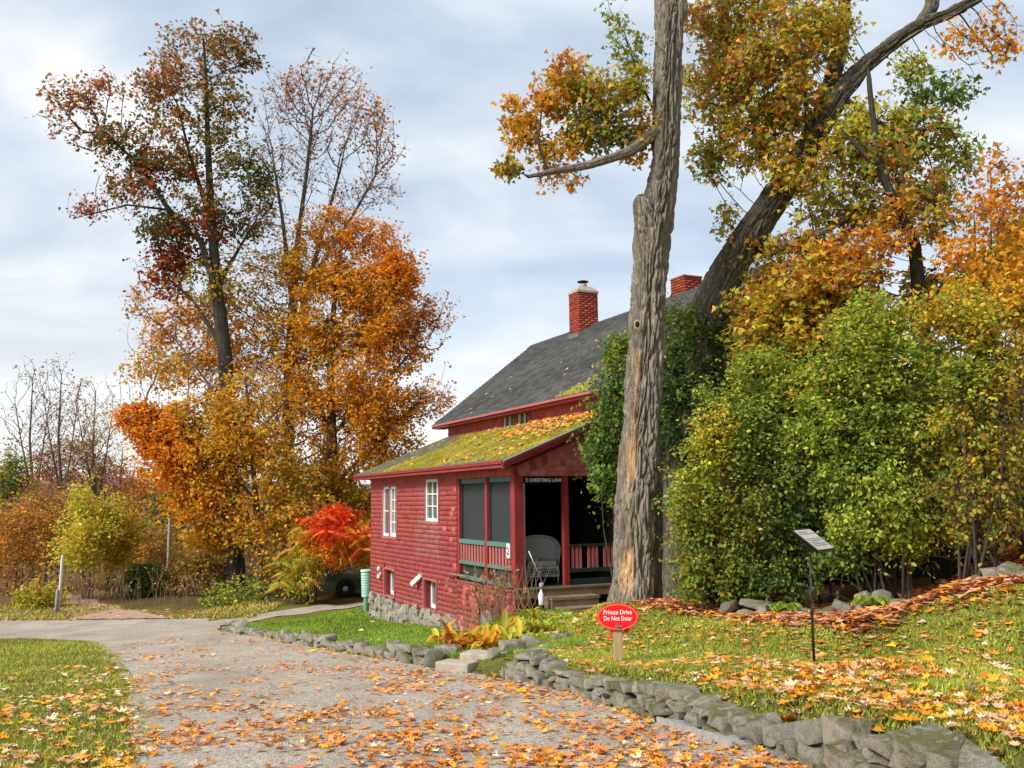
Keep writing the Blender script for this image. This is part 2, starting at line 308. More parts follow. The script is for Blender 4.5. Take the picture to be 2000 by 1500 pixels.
# gravel drive
m, nt, b_, o_ = newmat('gravel'); gp = geo_pos(nt)
f1 = noise(nt, 120, 4, .7, gp); f2 = noise(nt, 1.3, 6, .6, gp, .6); vo = nd(nt, 'ShaderNodeTexVoronoi'); vo.inputs['Scale'].default_value = 75; nt.links.new(gp, vo.inputs['Vector'])
f4 = noise(nt, .9, 5, .6, gp, .4, (1.3, .28, 1))
c_ = ramp(nt, f2, [(.3, (.32, .25, .175)), (.52, (.44, .355, .26)), (.72, (.54, .45, .345))])
c_ = mixc(nt, .45, c_, ramp(nt, f4, [(.32, (.27, .215, .16)), (.6, (.49, .42, .345))]))
c_ = mixc(nt, 1, c_, ramp(nt, f1, [(.3, (.66,)*3), (.7, (1.3,)*3)]), 'MULTIPLY'); bw = nd(nt, 'ShaderNodeRGBToBW'); nt.links.new(vo.outputs['Color'], bw.inputs[0]); c_ = mixc(nt, .6, c_, mixc(nt, 1, c_, bw.outputs[0], 'OVERLAY'))
hs = nd(nt, 'ShaderNodeHueSaturation'); hs.inputs['Saturation'].default_value = .8; nt.links.new(c_, hs.inputs['Color'])
nt.links.new(hs.outputs[0], b_.inputs['Base Color']); b_.inputs['Roughness'].default_value = .95; b_.inputs['Specular IOR Level'].default_value = .15
ad = nd(nt, 'ShaderNodeMath', operation='ADD'); nt.links.new(f1, ad.inputs[0]); nt.links.new(vo.outputs['Distance'], ad.inputs[1]); bump(nt, b_, ad.outputs[0], .7, .018); M['gravel'] = m
def strip(name, rows, zoff, mat_, cols=70, wob=.22):
    """rows: (x_left, y_left, x_right, y_right)"""
    rows = np.array(rows); t = np.linspace(0, 1, cols); Xl, Yl, Xr, Yr = rows.T
    w1 = (fbm(np.stack([Xl*1.1, Yl*1.1, Xl*0+5], -1), 3)-.5)*wob*2; w2 = (fbm(np.stack([Xr*1.1, Yr*1.1, Xr*0+8], -1), 3)-.5)*wob*2
    X = (Xl+w1)[:, None]*(1-t)+(Xr+w2)[:, None]*t; Y = Yl[:, None]*(1-t)+Yr[:, None]*t; Z = H(X, Y)+zoff
    n, mm = X.shape; i = np.arange(n*mm).reshape(n, mm); F_ = np.stack([i[:-1, :-1], i[:-1, 1:], i[1:, 1:], i[1:, :-1]], -1).reshape(-1, 4)
    o = link(name, npmesh(name, np.stack([X, Y, Z], -1).reshape(-1, 3), F_, mat_, None, True)); tag(o, kind='structure'); return o
ys = np.concatenate([np.linspace(-5, 19.4, 190), np.linspace(19.5, 20.85, 40), np.linspace(20.95, 26.9, 50)])
rows = [(float(LX(y)), y, float(RX(y))-.10 if y < 24.9 else -8.2-.2*(y-24.9), y) for y in ys]
strip('gravel_drive', rows, .014, M['gravel'], 56)
M['laneleaf'] = m_paint('leafy_track', (.42, .27, .20), (.27, .18, .13), 5, .95, .8)
strip('leafy_lane', [(-12.6-.35*k, 26.95+k*.6, -9.9-.5*k, 26.95+k*.6) for k in np.linspace(0, 14, 40)], .03, M['laneleaf'], 24, .3)
pa = np.array([(-8.6, 25.3, -7.7, 24.6), (-8.2, 26.6, -7.2, 25.9), (-7.5, 28.2, -6.6, 27.4), (-6.3, 30.2, -5.6, 29.2), (-4.8, 32.0, -4.2, 30.8), (-3.0, 33.5, -2.6, 32.2), (0, 35.3, .2, 33.8)])
pr = [tuple(np.interp(q, np.arange(len(pa)), pa[:, k]) for k in range(4)) for q in np.linspace(0, len(pa)-1, 60)]
strip('gravel_path', pr, .016, M['gravel'], 16, .1)
# hills on the skyline
hx = np.linspace(-1500, 900, 160); hr = np.linspace(0, 1, 14)
HX, HT = np.meshgrid(hx, hr); ridge = 20+26*fbm(np.stack([HX/210, HX*0, HX*0], -1).reshape(-1, 3), 5).reshape(HX.shape)
HZ = -14+ridge*np.sin(np.clip(HT*1.0, 0, 1)*math.pi/2)**.8*1.75*(.55+.45*np.clip((-HX+200)/900, 0, 1)); HYY = 620+HT*420
HZ = HZ+6*(fbm(np.stack([HX/26, HYY/26, HX*0], -1).reshape(-1, 3), 4).reshape(HX.shape)-.5)
i = np.arange(HX.size).reshape(HX.shape); F_ = np.stack([i[:-1, :-1], i[:-1, 1:], i[1:, 1:], i[1:, :-1]], -1).reshape(-1, 4)
M['hill'] = m_paint('far_woods', (.20, .15, .17), (.13, .10, .12), .05, 1, .3)
tag(link('hills', npmesh('hills', np.stack([HX, HYY, HZ], -1).reshape(-1, 3), F_, M['hill'], None, True)), kind='structure')

# ---------------------------------------------------------------- the cottage (local x = right along the porch front, y = away along the side wall)
HA = R(25.3); HO = np.array([.0216, 18.0]); house = empty('cottage', (HO[0], HO[1], 0), HA, 'red shingled cottage with screened porch, mossy lean-to roof and brick chimneys', 'cottage')
hT = np.array([math.cos(HA), math.sin(HA)]); hS = np.array([-math.sin(HA), math.cos(HA)])
def hw(v, u): return HO+hT*v+hS*u
def holes_wall(mb, r0, r1, z0, z1, holes, put):
    us = sorted({r0, r1, *[h[0] for h in holes], *[h[1] for h in holes]}); zs = sorted({z0, z1, *[h[2] for h in holes], *[h[3] for h in holes]})
    us = [q for q in us if r0 <= q <= r1]; zs = [q for q in zs if z0 <= q <= z1]
    for a, b in zip(us[:-1], us[1:]):
        for c, d in zip(zs[:-1], zs[1:]):
            um, zm = (a+b)/2, (c+d)/2
            if not any(h[0] < um < h[1] and h[2] < zm < h[3] for h in holes): put(a, b, c, d)
W1 = (4.14, 4.94, 1.10, 2.09); TW = (7.26, 8.42, .65, 1.98); B1 = (7.41, 8.27, -.91, -.24); B2 = (4.29, 5.12, -.96, -.29)
SH = [W1, TW, B1, B2]
mb = MB(); holes_wall(mb, 2.9, 9.6, -1.75, 2.42, SH, lambda a, b, c, d: mb.box(.04, .30, a, b, c, d)); mb.build('wall', M['trim'], house)
MB().box(.04, .25, 0, 2.9, -1.75, -.11).build('porch_skirt', M['trim'], house); MB().box(.03, .16, 0, 2.9, 2.05, 2.42).build('frieze_board', M['trim'], house)
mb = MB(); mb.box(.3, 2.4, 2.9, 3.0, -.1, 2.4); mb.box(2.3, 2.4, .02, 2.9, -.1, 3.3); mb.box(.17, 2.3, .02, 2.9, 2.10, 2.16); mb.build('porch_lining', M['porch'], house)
mb = MB(); mb.box(.3, 5, 9.45, 9.6, -1.75, 2.5); mb.hexa([(.3, 9.45, 2.5), (2.4, 9.45, 2.5), (2.4, 9.6, 2.5), (.3, 9.6, 2.5), (.3, 9.45, 2.51), (2.4, 9.45, 3.36), (2.4, 9.6, 3.36), (.3, 9.6, 2.51)]); mb.build('end_wall', M['trim'], house)
# main block
mb = MB(); MW = [(4.07, 4.73, 3.42, 3.82), (4.95, 5.61, 3.42, 3.82)]
holes_wall(mb, -1, 9.6, -1.75, 3.98, MW, lambda a, b, c, d: mb.box(2.42, 2.6, a, b, c, d))
mb.box(8.28, 8.46, -1, 9.6, -1.75, 3.98)
for u0, u1 in ((-1, -.85), (9.45, 9.6)):
    mb.hexa([(2.6, u0, -1.75), (8.28, u0, -1.75), (8.28, u1, -1.75), (2.6, u1, -1.75), (2.6, u0, 3.98), (8.28, u0, 3.98), (8.28, u1, 3.98), (2.6, u1, 3.98)])
    mb.add([(2.5, u0, 3.98), (8.36, u0, 3.98), (5.43, u0, 6.35), (2.5, u1, 3.98), (8.36, u1, 3.98), (5.43, u1, 6.35)], [(0, 1, 2), (5, 4, 3), (0, 2, 5, 3), (1, 4, 5, 2)])
mb.box(2.42, 5, -1.0, -.9, 2.5, 3.98); mb.build('main_walls', M['trim'], house)

# --- shingles
SHIN = []     # (origin, along, up, outward, width, height, tint)
RED = np.array([.53, .108, .104])
def shingle_field(r0, r1, z0, z1, expo, P, holes=(), tint=None, wr=(.07, .19), top=None):
    z = z0; k = 0
    while z < z1-.02:
        u = r0-random.random()*.1
        while u < r1:
            w = random.uniform(*wr); a, b = max(u, r0), min(u+w, r1); u += w
            if b-a < .025: continue
            for h in holes:
                if z+expo*.55 > h[2]-.05 and z+expo*.4 < h[3]+.06:
                    if a < h[0]-.07 < b: b = h[0]-.07
                    elif a < h[1]+.07 < b: a = h[1]+.07
            um = (a+b)/2
            if b-a < .02 or any(h[0]-.07 < um < h[1]+.07 and h[2]-.06 < z+expo/2 < h[3]+.06 for h in holes): continue
            hh = expo*1.12
            if top is not None:
                tz = top(um)
                if z > tz-.05: continue
                hh = min(hh, tz-z)
            hh = min(hh, z1-z)
            c = RED*random.uniform(.90, 1.08)
            if random.random() < .06: c = c*.8
            if tint: c = tint(um, z, c)
            zz = z+random.uniform(-.003, .003); SHIN.append((P(a+.0007, zz), P(b-.0007, zz), P(a+.0007, zz+hh), P(b-.0007, zz+hh), c))
        z += expo; k += 1
def Pside(x): return lambda u, z: np.array([x, u, z])
def side_tint(u, z, c):
    if 4.1 < u < 5.75 and .12 < z < 1.12: k = random.uniform(.1, .6); c = c*(1-k)+np.array([.50, .25, .225])*k
    elif 4.95 < u < 5.5 and 1.1 < z < 2.1: c = c*.75+np.array([.52, .24, .22])*.25
    if z < -.75-.0*u: 
        k = min(1, (-.75-z)*2.2)*random.uniform(.1, .5); c = c*(1-k)+np.array([.55, .34, .29])*k
    return c
shingle_field(3.0, 9.6, -1.02, 2.30, .113, Pside(0), SH, side_tint)
shingle_field(0.02, 3.0, -1.55, -.14, .113, Pside(0), [(.95, 1.75, -1.5, -.62)], side_tint)
shingle_field(0.02, 3.0, 2.06, 2.34, .20, Pside(0), (), None, (.06, .13))
shingle_field(-.9, 9.6, 3.38, 3.92, .14, Pside(2.38), MW, lambda u, z, c: c*.85, (.07, .2))
rake = lambda v: 2.22+.40*v      # underside of the rake trim
def ped_tint(v, z, c):
    k = random.random(); c = c*random.uniform(.62, 1.05)
    return c*(1-.6*k)+np.array([.50, .28, .24])*.6*k if z < 2.5 else c*(1-.3*k)+np.array([.48, .25, .22])*.3*k
shingle_field(.02, 2.38, 2.05, 3.2, .108, lambda v, z: np.array([v, 0, z]), (), ped_tint, (.10, .17), lambda v: rake(v)-.16)
for k in range(18):      # slanting border row under the rake
    a, b = .04+k*.13, .04+k*.13+.125; c = ped_tint(a, 2.2, RED*random.uniform(.75, 1.1)); q = .185
    SHIN.append((np.array([a+.05, -.022, rake(a)-q]), np.array([b+.05, -.022, rake(b)-q]), np.array([a, -.022, rake(a)]), np.array([b, -.022, rake(b)]), c))
def shingle_geo(s):
    bl, br, tl, tr, c = s; al = nrm(br-bl); up = nrm(tl-bl); out = np.cross(al, up)
    cen = (bl+br+tl+tr)/4
    want = np.array([-1., 0, 0]) if abs(out[0]) > abs(out[1]) else np.array([0, -1., 0])
    if out@want < 0: out = -out
    jb = random.uniform(.018, .023)
    return [bl, br, tr, tl, bl+out*jb, br+out*jb, tr+out*.006, tl+out*.006]
SFACE = [(4, 5, 6, 7), (0, 1, 5, 4), (1, 2, 6, 5), (3, 0, 4, 7)]
camloc = np.array([*(np.array([[math.cos(HA), math.sin(HA)], [-math.sin(HA), math.cos(HA)]])@(CAM[:2]-HO)), 1.6])
def ang(s):
    bl, br, tl, tr, c = s; d = (bl+tr)/2-camloc; n = nrm(np.cross(br-bl, tl-bl)); return -np.linalg.norm(br-bl)*abs(nrm(d)@n)*np.linalg.norm(tl-bl)/(d@d)
SHIN.sort(key=ang)
V_, F_, C_ = [], [], []
shing_mats = M['shingle']
for i, s in enumerate(SHIN):
    g = shingle_geo(s)
    if i < 300:
        me = bpy.data.meshes.new('shingle'); me.from_pydata([tuple(p) for p in g], [], SFACE); a = me.color_attributes.new('col', 'FLOAT_COLOR', 'POINT')
        a.data.foreach_set('color', np.tile(np.array([*s[4], 1], np.float32), 8)); me.materials.append(M['shingle']); link('shingle', me, house)
    else:
        n = len(V_); V_ += g; F_ += [[q+n for q in f] for f in SFACE]; C_ += [s[4]]*8
tag(link('wall_shingles', npmesh('wall_shingles', V_, F_, M['shingle'], C_), house), kind='stuff')

# --- foundation
STONES = []
def stone_templates(n=14):
    rr = np.random.default_rng(5)
    for k in range(n):
        bm = bmesh.new(); p = rr.uniform(-1, 1, (26, 3)); p = np.sign(p)*np.abs(p)**(.32 if k % 2 else .55); p *= np.array([.5, .5, .5])*rr.uniform(.85, 1, (26, 3))
        vs_ = [bm.verts.new(q) for q in p]; r_ = bmesh.ops.convex_hull(bm, input=vs_)
        bmesh.ops.delete(bm, geom=[v for v in bm.verts if not v.link_faces], context='VERTS')
        bmesh.ops.dissolve_limit(bm, angle_limit=R(14), verts=bm.verts, edges=bm.edges)
        bmesh.ops.bevel(bm, geom=list(bm.edges), offset=.03, segments=2, affect='EDGES', profile=.6, clamp_overlap=True)
        bmesh.ops.triangulate(bm, faces=bm.faces); bmesh.ops.subdivide_edges(bm, edges=[e for e in bm.edges if e.calc_length() > .16], cuts=1); bmesh.ops.triangulate(bm, faces=bm.faces)
        co = np.array([v.co for v in bm.verts]); d = (fbm(co*4+k*13, 3)-.5)*.12
        for v, q in zip(bm.verts, d): v.co *= 1+q
        me = bpy.data.meshes.new('stone'); bm.to_mesh(me); bm.free(); me.materials.append(M['stone']); me.polygons.foreach_set('use_smooth', [True]*len(me.polygons))
        try: me.set_sharp_from_angle(angle=R(24))
        except Exception: pass
        STONES.append(me)
stone_templates()
def stone(parent, loc, size, rot=(0, 0, 0), name='stone'):
    o = link(name, random.choice(STONES), parent); o.location = loc; o.scale = size; o.rotation_euler = rot; return o
mb = MB(); mb.box(.03, .3, 2.9, 9.62, -2.0, -1.03); mb.box(-.0, .05, 2.9, 9.62, -1.9, -1.06); fnd = mb.build('foundation', M['concrete'], house)
u = 3.0
while u < 9.6:
    z = -1.75
    while z < -1.1:
        h = random.uniform(.14, .24); stone(fnd, (.0, u+random.uniform(-.05, .05), z+h/2), (.16, random.uniform(.18, .34), h*1.15), (random.uniform(-.3, .3), random.uniform(-.2, .2), random.uniform(-.1, .1))); z += h*.95
    u += random.uniform(.16, .24)
# --- windows
def window(u0, u1, z0, z1, x, cols, nrows, parent=house, frame=.06, name='window', deep=.06):
    f = MB(); f.box(x-.02, x+.04, u0, u1, z0, z0+frame*1.2); f.box(x-.02, x+.04, u0, u1, z1-frame, z1); f.box(x-.02, x+.04, u0, u0+frame, z0+frame*1.2, z1-frame); f.box(x-.02, x+.04, u1-frame, u1, z0+frame*1.2, z1-frame)
    w = f.build(name, M['white'], parent); fu0, fu1, fz0, fz1 = u0+frame, u1-frame, z0+frame*1.2, z1-frame
    for i in range(1, cols):
        q = fu0+(fu1-fu0)*i/cols; MB().box(x-.008, x+.02, q-.022, q+.022, fz0, fz1).build('glazing_bar', M['white'], w)
    for i in range(1, nrows):
        q = fz0+(fz1-fz0)*i/nrows; MB().box(x-.004, x+.018, fu0, fu1, q-.012, q+.012).build('glazing_bar', M['white'], w)
    for i in range(cols):
        for j in range(nrows):
            a, b = fu0+(fu1-fu0)*i/cols, fu0+(fu1-fu0)*(i+1)/cols; c, d = fz0+(fz1-fz0)*j/nrows, fz0+(fz1-fz0)*(j+1)/nrows
            MB().box(x+.021, x+.026, a, b, c, d).build('pane', M['glass'], w)
    return w
def casing(h, name='casing', m='trim_lite', t=.07, x0=-.028, x1=.05):
    c = MB(); c.box(x0, x1, h[0]-t, h[0], h[2]-t, h[3]+t*1.1); c.box(x0, x1, h[1], h[1]+t, h[2]-t, h[3]+t*1.1); c.box(x0, x1, h[0], h[1], h[3], h[3]+t*1.1); c.box(x0-.015, x1, h[0], h[1], h[2]-t, h[2]); return c.build(name, M[m], house)
casing(W1); window(W1[0], W1[1], W1[2], W1[3], -.005, 2, 3)
casing(TW); window(7.26, 7.80, .65, 1.98, .02, 2, 4, frame=.07); MB().box(-.028, .06, 7.80, 7.88, .65, 1.98).build('mullion', M['trim_lite'], house); window(7.88, 8.42, .65, 1.98, .02, 1, 2)
MB().box(-.03, .02, 4.07, 5.01, 2.15, 2.34).build('head_board', M['trim_lite'], house)
for h in (B1, B2):
    casing(h, 'casing', 'trim_lite', .05); r_ = MB(); r_.box(.06, .5, h[0]-.02, h[0]-.001, h[2], h[3]); r_.box(.06, .5, h[1]+.001, h[1]+.02, h[2], h[3]); r_.box(.06, .5, h[0], h[1], h[3]+.001, h[3]+.02); r_.box(.06, .5, h[0], h[1], h[2]-.02, h[2]-.001); r_.build('reveal', M['trim'], house)
    window(h[0], h[1], h[2], h[3], .185, 1, 1, frame=.07, name='basement_window')
for h in MW: window(h[0], h[1], h[2], h[3], 2.40, 2, 1, name='attic_window', frame=.05)
for a, b in ((4.0, 4.07), (4.73, 4.95), (5.61, 5.68)): MB().box(2.35, 2.45, a, b, 3.38, 3.86).build('attic_casing', M['trim'], house)
# vent under the porch
v_ = MB(); v_.add([(.0, .98+.38-.38*math.cos(t), -.98+.34*math.sin(t)) for t in np.linspace(0, math.pi, 12)]+[(.0, 1.74, -1.45), (.0, .98, -1.45)], [tuple(range(14))]); v_.build('arched_vent', M['grey_wood'], house)
# --- lean-to roof
def rz(v): return 2.345+.405*(v+.36)        # roof top surface
roof = MB(); u0, u1 = -.30, 9.98
roof.hexa([(-.36, u0, rz(-.36)-.09), (2.44, u0, rz(2.44)-.09), (2.44, u1, rz(2.44)-.09), (-.36, u1, rz(-.36)-.09), (-.36, u0, rz(-.36)-.012), (2.44, u0, rz(2.44)-.012), (2.44, u1, rz(2.44)-.012), (-.36, u1, rz(-.36)-.012)])
lroof = roof.build('lean_to_roof', M['trim'], house)
def tabs(u0, u1, s0, s1, point, nvec, cfun, wid=.28, expo=.135):
    V, F, C = [], [], []; row = 0; s = s0
    while s < s1:
        u = u0-random.random()*wid
        while u < u1:
            w = wid*random.uniform(.85, 1.15); a, b = max(u, u0), min(u+w, u1); u += w
            if b-a < .03: continue
            e = min(expo*1.15, s1-s); j = random.uniform(-.008, .008)
            p = [point(a+.003, s+j), point(b-.003, s+j), point(b-.003, s+e), point(a+.003, s+e)]; n = len(V)
            V += p; V += [p[0]+nvec*.016, p[1]+nvec*.016, p[2]+nvec*.004, p[3]+nvec*.004]; F += [[n+4, n+5, n+6, n+7], [n, n+1, n+5, n+4], [n+1, n+2, n+6, n+5], [n+3, n, n+4, n+7]]; C += [cfun((a+b)/2, s)]*8
        s += expo; row += 1
    return V, F, C
n_l = nrm([-.405, 0, 1]); Ls = math.hypot(2.8, 2.8*.405)
def lp(u, s): k = s/Ls; return np.array([-.375+2.8*k, u, rz(-.375+2.8*k)])
V, F, C = tabs(u0-.02, u1+.02, 0, Ls, lp, n_l, lambda u, s: np.array([.13, .125, .09])*random.uniform(.7, 1.2))
tag(link('roof_shingles', npmesh('roof_shingles', V, F, M['roofing'], C), lroof), kind='stuff')
# moss cushions
def lumps(P, Nv, rad, col, flat=.45):
    n = len(P); a1 = nrm(np.cross(Nv, RNG.normal(size=(n, 3)))); a2 = np.cross(Nv, a1); V = np.zeros((n, 6, 3))
    for k in range(5):
        t = k*1.2566; V[:, k] = P+(a1*math.cos(t)+a2*math.sin(t))*rad[:, None]*RNG.uniform(.7, 1.25, (n, 1))
    V[:, 5] = P+Nv*(rad*flat)[:, None]
    F = np.array([[k, (k+1) % 5, 5] for k in range(5)]); F = (F[None]+np.arange(n)[:, None, None]*6).reshape(-1, 3); C = np.repeat(col, 6, 0); return V.reshape(-1, 3), F, C
n = 26000; uu = RNG.uniform(u0, u1, n); ss = RNG.uniform(.02, Ls, n); f = fbm(np.stack([uu*.75, ss*.9, uu*0], -1), 4)
keep = RNG.random(n) < np.clip((f-.50+.40*np.clip((7.4-uu-.5*(1.4-ss))/4.5, -.7, .6))*5, .015, 1); uu, ss = uu[keep], ss[keep]; k = ss/Ls
P = np.stack([-.375+2.8*k, uu, rz(-.375+2.8*k)+.010], -1); mc = np.array([.235, .195, .02])*RNG.uniform(.6, 1.3, (len(P), 1))+RNG.normal(0, .02, (len(P), 3)); mc *= (.55+.95*fbm(np.stack([uu*2.1, ss*2.1, uu*0+6], -1), 3))[:, None]; mc = np.clip(mc, .01, 1); mc[:, 2] = np.clip(mc[:, 2], .008, .05)
V, F, C = lumps(P, np.tile(n_l, (len(P), 1)), RNG.uniform(.025, .06, len(P)), mc); tag(link('moss', npmesh('moss', V, F, M['moss'], C), lroof), kind='stuff')
# eave and rake trim
mb = MB(); mb.box(-.385, -.35, u0-.03, u1+.03, 2.20, 2.325); mb.build('fascia', M['trim'], house)
mb = MB(); mb.box(-.42, -.386, u0-.05, u1+.04, 2.275, 2.325); mb.build('crown_moulding', M['trim'], house)
MB().box(-.43, -.385, u0-.06, u1+.05, 2.326, 2.338).build('drip_edge', M['trim_lite'], house)
mb = MB(); mb.box(-.349, .03, u0, u1, 2.205, 2.225); mb.build('soffit', M['trim'], house)
def rakebar(o0, o1, z0, z1, name, m, v0=-.40, v1=2.5, u_=None):
    mb = MB(); a, b = (o0, o1); mb.hexa([(v0, a, rz(v0)+z0), (v1, a, rz(v1)+z0), (v1, b, rz(v1)+z0), (v0, b, rz(v0)+z0), (v0, a, rz(v0)+z1), (v1, a, rz(v1)+z1), (v1, b, rz(v1)+z1), (v0, b, rz(v0)+z1)]); return mb.build(name, M[m], house)
rakebar(-.345, -.30, -.155, -.02, 'rake_board', 'trim'); rakebar(-.385, -.346, -.075, -.02, 'rake_moulding', 'trim'); rakebar(-.395, -.31, -.018, .006, 'rake_drip_edge', 'grey_wood'); rakebar(-.30, -.02, -.17, -.14, 'rake_soffit', 'trim', .0, 2.4)
rakebar(9.98, 10.02, -.16, .0, 'rake_board', 'trim')
mb = MB(); mb.add([(-.02, -.004, 2.04), (2.4, -.004, 2.04), (2.4, -.004, 3.3), (-.02, -.004, 2.32), (-.02, .1, 2.04), (2.4, .1, 2.04), (2.4, .1, 3.3), (-.02, .1, 2.32)], [(0, 1, 2, 3), (5, 4, 7, 6), (0, 4, 5, 1), (3, 2, 6, 7), (0, 3, 7, 4), (1, 5, 6, 2)]); mb.build('pediment', M['trim'], house)
# --- main roof
def mz(v): return 3.86+.784*(v-2.05)
mr = MB(); u0, u1 = -1.35, 10.02
mr.hexa([(2.05, u0, 3.76), (5.43, u0, mz(5.43)-.11), (5.43, u1, mz(5.43)-.11), (2.05, u1, 3.76), (2.05, u0, 3.85), (5.43, u0, mz(5.43)-.012), (5.43, u1, mz(5.43)-.012), (2.05, u1, 3.85)])
mr.hexa([(5.43, u0, mz(5.43)-.11), (8.81, u0, 3.76), (8.81, u1, 3.76), (5.43, u1, mz(5.43)-.11), (5.43, u0, mz(5.43)-.012), (8.81, u0, 3.85), (8.81, u1, 3.85), (5.43, u1, mz(5.43)-.012)])
mroof = mr.build('main_roof', M['trim'], house); Lm = 3.38*math.hypot(1, .784); n_m = nrm([-.784, 0, 1])
def mp_(u, s): k = s/Lm; return np.array([2.03+3.4*k, u, mz(2.03+3.4*k)])
V, F, C = tabs(u0-.03, u1+.03, 0, Lm, mp_, n_m, lambda u, s: np.array([.082, .082, .082])*random.uniform(.7, 1.25)*(1+.35*math.sin(s*2.3+u*.4)*.3), .31, .14)
tag(link('roof_shingles', npmesh('roof_shingles', V, F, M['roofing'], C), mroof), kind='stuff')
n_m2 = nrm([.784, 0, 1])
V, F, C = tabs(u0-.03, u1+.03, 0, Lm, lambda u, s: np.array([8.83-3.4*s/Lm, u, mz(2.03+3.4*s/Lm)]), n_m2, lambda u, s: np.array([.082, .082, .082])*random.uniform(.7, 1.25), .6, .28)
tag(link('roof_shingles', npmesh('roof_shingles', V, F, M['roofing'], C), mroof), kind='stuff')
mb = MB(); uu = u0
while uu < u1:
    mb.add([(5.43-.15, uu, mz(5.28)+.022), (5.43, uu, mz(5.43)+.03), (5.43+.15, uu, mz(5.28)+.022), (5.43-.15, uu+.3, mz(5.28)+.014), (5.43, uu+.3, mz(5.43)+.02), (5.43+.15, uu+.3, mz(5.28)+.014)], [(0, 1, 4, 3), (1, 2, 5, 4)]); uu += .26
M['ridge'] = m_paint('ridge_cap', (.06, .062, .066), (.04, .04, .043), 8, .9); mb.build('ridge_cap', M['ridge'], mroof)
n = 9000; uu = RNG.uniform(-1.3, 3.6, n); ss = RNG.uniform(.02, 1.6, n); f = fbm(np.stack([uu*.8, ss*.9, uu*0+4], -1), 4); keep = RNG.random(n) < np.clip((f-.36-.30*ss-.10*np.clip(uu-.4, -2, 3))*4, 0, 1)
uu, ss = uu[keep], ss[keep]; k = ss/Lm; P = np.stack([2.03+3.4*k, uu, mz(2.03+3.4*k)+.01], -1); mc = np.array([.27, .25, .025])*RNG.uniform(.6, 1.3, (len(P), 1))
V, F, C = lumps(P, np.tile(n_m, (len(P), 1)), RNG.uniform(.02, .05, len(P)), mc); tag(link('moss', npmesh('moss', V, F, M['moss'], C), mroof), kind='stuff')
MB().box(2.0, 2.04, u0-.02, u1+.02, 3.79, 3.845).build('gutter_board', M['trim_lite'], house)
MB().box(2.06, 2.42, u0, u1, 3.73, 3.76).build('soffit', M['trim'], house)
for a in (u1, u0-.03):
    mb = MB(); mb.hexa([(2.02, a, 3.72), (5.43, a, mz(5.43)-.16), (5.43, a+.03, mz(5.43)-.16), (2.02, a+.03, 3.72), (2.02, a, 3.845), (5.43, a, mz(5.43)-.02), (5.43, a+.03, mz(5.43)-.02), (2.02, a+.03, 3.845)]); mb.build('rake_board', M['trim'], house)
# --- chimneys
def chimney(v0, v1, uu0, uu1, zb, zt, flue):
    ch_ = .14 if flue else .035
    e = MB(); e.box(v0+.012, v1-.012, uu0+.012, uu1-.012, zb, zt); M.setdefault('mortar', m_paint('mortar', (.20, .10, .08), (.15, .075, .06), 20, .95)); ch = e.build('chimney', M['mortar'], house)
    V, F, C = [], [], []; bh = .068; z = zb; k = 0
    def brick(p0, p1, zz, out):
        c = np.array([.33, .065, .04])*random.uniform(.65, 1.2); d = np.array(out)*.014; n = len(V)
        a = np.array([*p0, zz+.005]); b = np.array([*p1, zz+.005]); t_ = np.array([0, 0, bh-.010]); w = nrm(b-a)*.005; a = a+w; b = b-w
        V.extend([a-d, b-d, b+t_-d, a+t_-d, a, b, b+t_, a+t_]); F.extend([[n+4, n+5, n+6, n+7], [n, n+1, n+5, n+4], [n+1, n+2, n+6, n+5], [n+2, n+3, n+7, n+6], [n+3, n, n+4, n+7]]); C.extend([c]*8)
    while z < zt-.02:
        for (p0, p1, out) in (((v0, uu0), (v1, uu0), (0, -1, 0)), ((v1, uu0), (v1, uu1), (1, 0, 0)), ((v1, uu1), (v0, uu1), (0, 1, 0)), ((v0, uu1), (v0, uu0), (-1, 0, 0))):
            p0 = np.array(p0); p1 = np.array(p1); L = np.linalg.norm(p1-p0); d = (p1-p0)/L; q = -(.10 if k % 2 else 0)
            while q < L-.01:
                a, b = max(q, 0), min(q+.205, L); 
                if b-a > .02: brick(p0+d*a, p0+d*b, z, out)
                q += .205
        z += bh; k += 1
    tag(link('bricks', npmesh('bricks', V, F, M['brick'], C), ch), kind='stuff')
    cpp = MB(); e = .02; i_ = .11; cpp.hexa([(v0-e, uu0-e, zt), (v1+e, uu0-e, zt), (v1+e, uu1+e, zt), (v0-e, uu1+e, zt), (v0+i_, uu0+i_, zt+ch_), (v1-i_, uu0+i_, zt+ch_), (v1-i_, uu1-i_, zt+ch_), (v0+i_, uu1-i_, zt+ch_)]); cpp.box(v0-e, v1+e, uu0-e, uu1+e, zt-ch_*.43, zt-.001); cpp.build('chimney_cap', M['concrete'], ch)
    if flue:
        c = ((v0+v1)/2, (uu0+uu1)/2, zt+.12); MB().lathe([(.12, 0), (.115, .12), (.09, .12)], 18, c).build('flue_collar', M['concrete'], ch, True)
        MB().lathe([(.05, .10), (.05, .17), (.16, .175), (.17, .19), (.12, .215), (.02, .22)], 20, c).build('flue_cap', M['black'], ch, True)
    if not flue: return
    MB().hexa([(v0-.03, uu0-.03, mz(v0)-.02), (v0+.25, uu0-.03, mz(v0+.25)-.02), (v0+.25, uu0-.012, mz(v0+.25)-.02), (v0-.03, uu0-.012, mz(v0)-.02), (v0-.03, uu0-.03, mz(v0)+.08), (v0+.25, uu0-.03, mz(v0+.25)+.08), (v0+.25, uu0-.012, mz(v0+.25)+.08), (v0-.03, uu0-.012, mz(v0)+.08)]).build('flashing', M['metal'], ch)
    MB().box(v0-.03, v0-.012, uu0-.01, uu1+.01, mz(v0)-.06, mz(v0)+.12).build('flashing', M['metal'], ch)
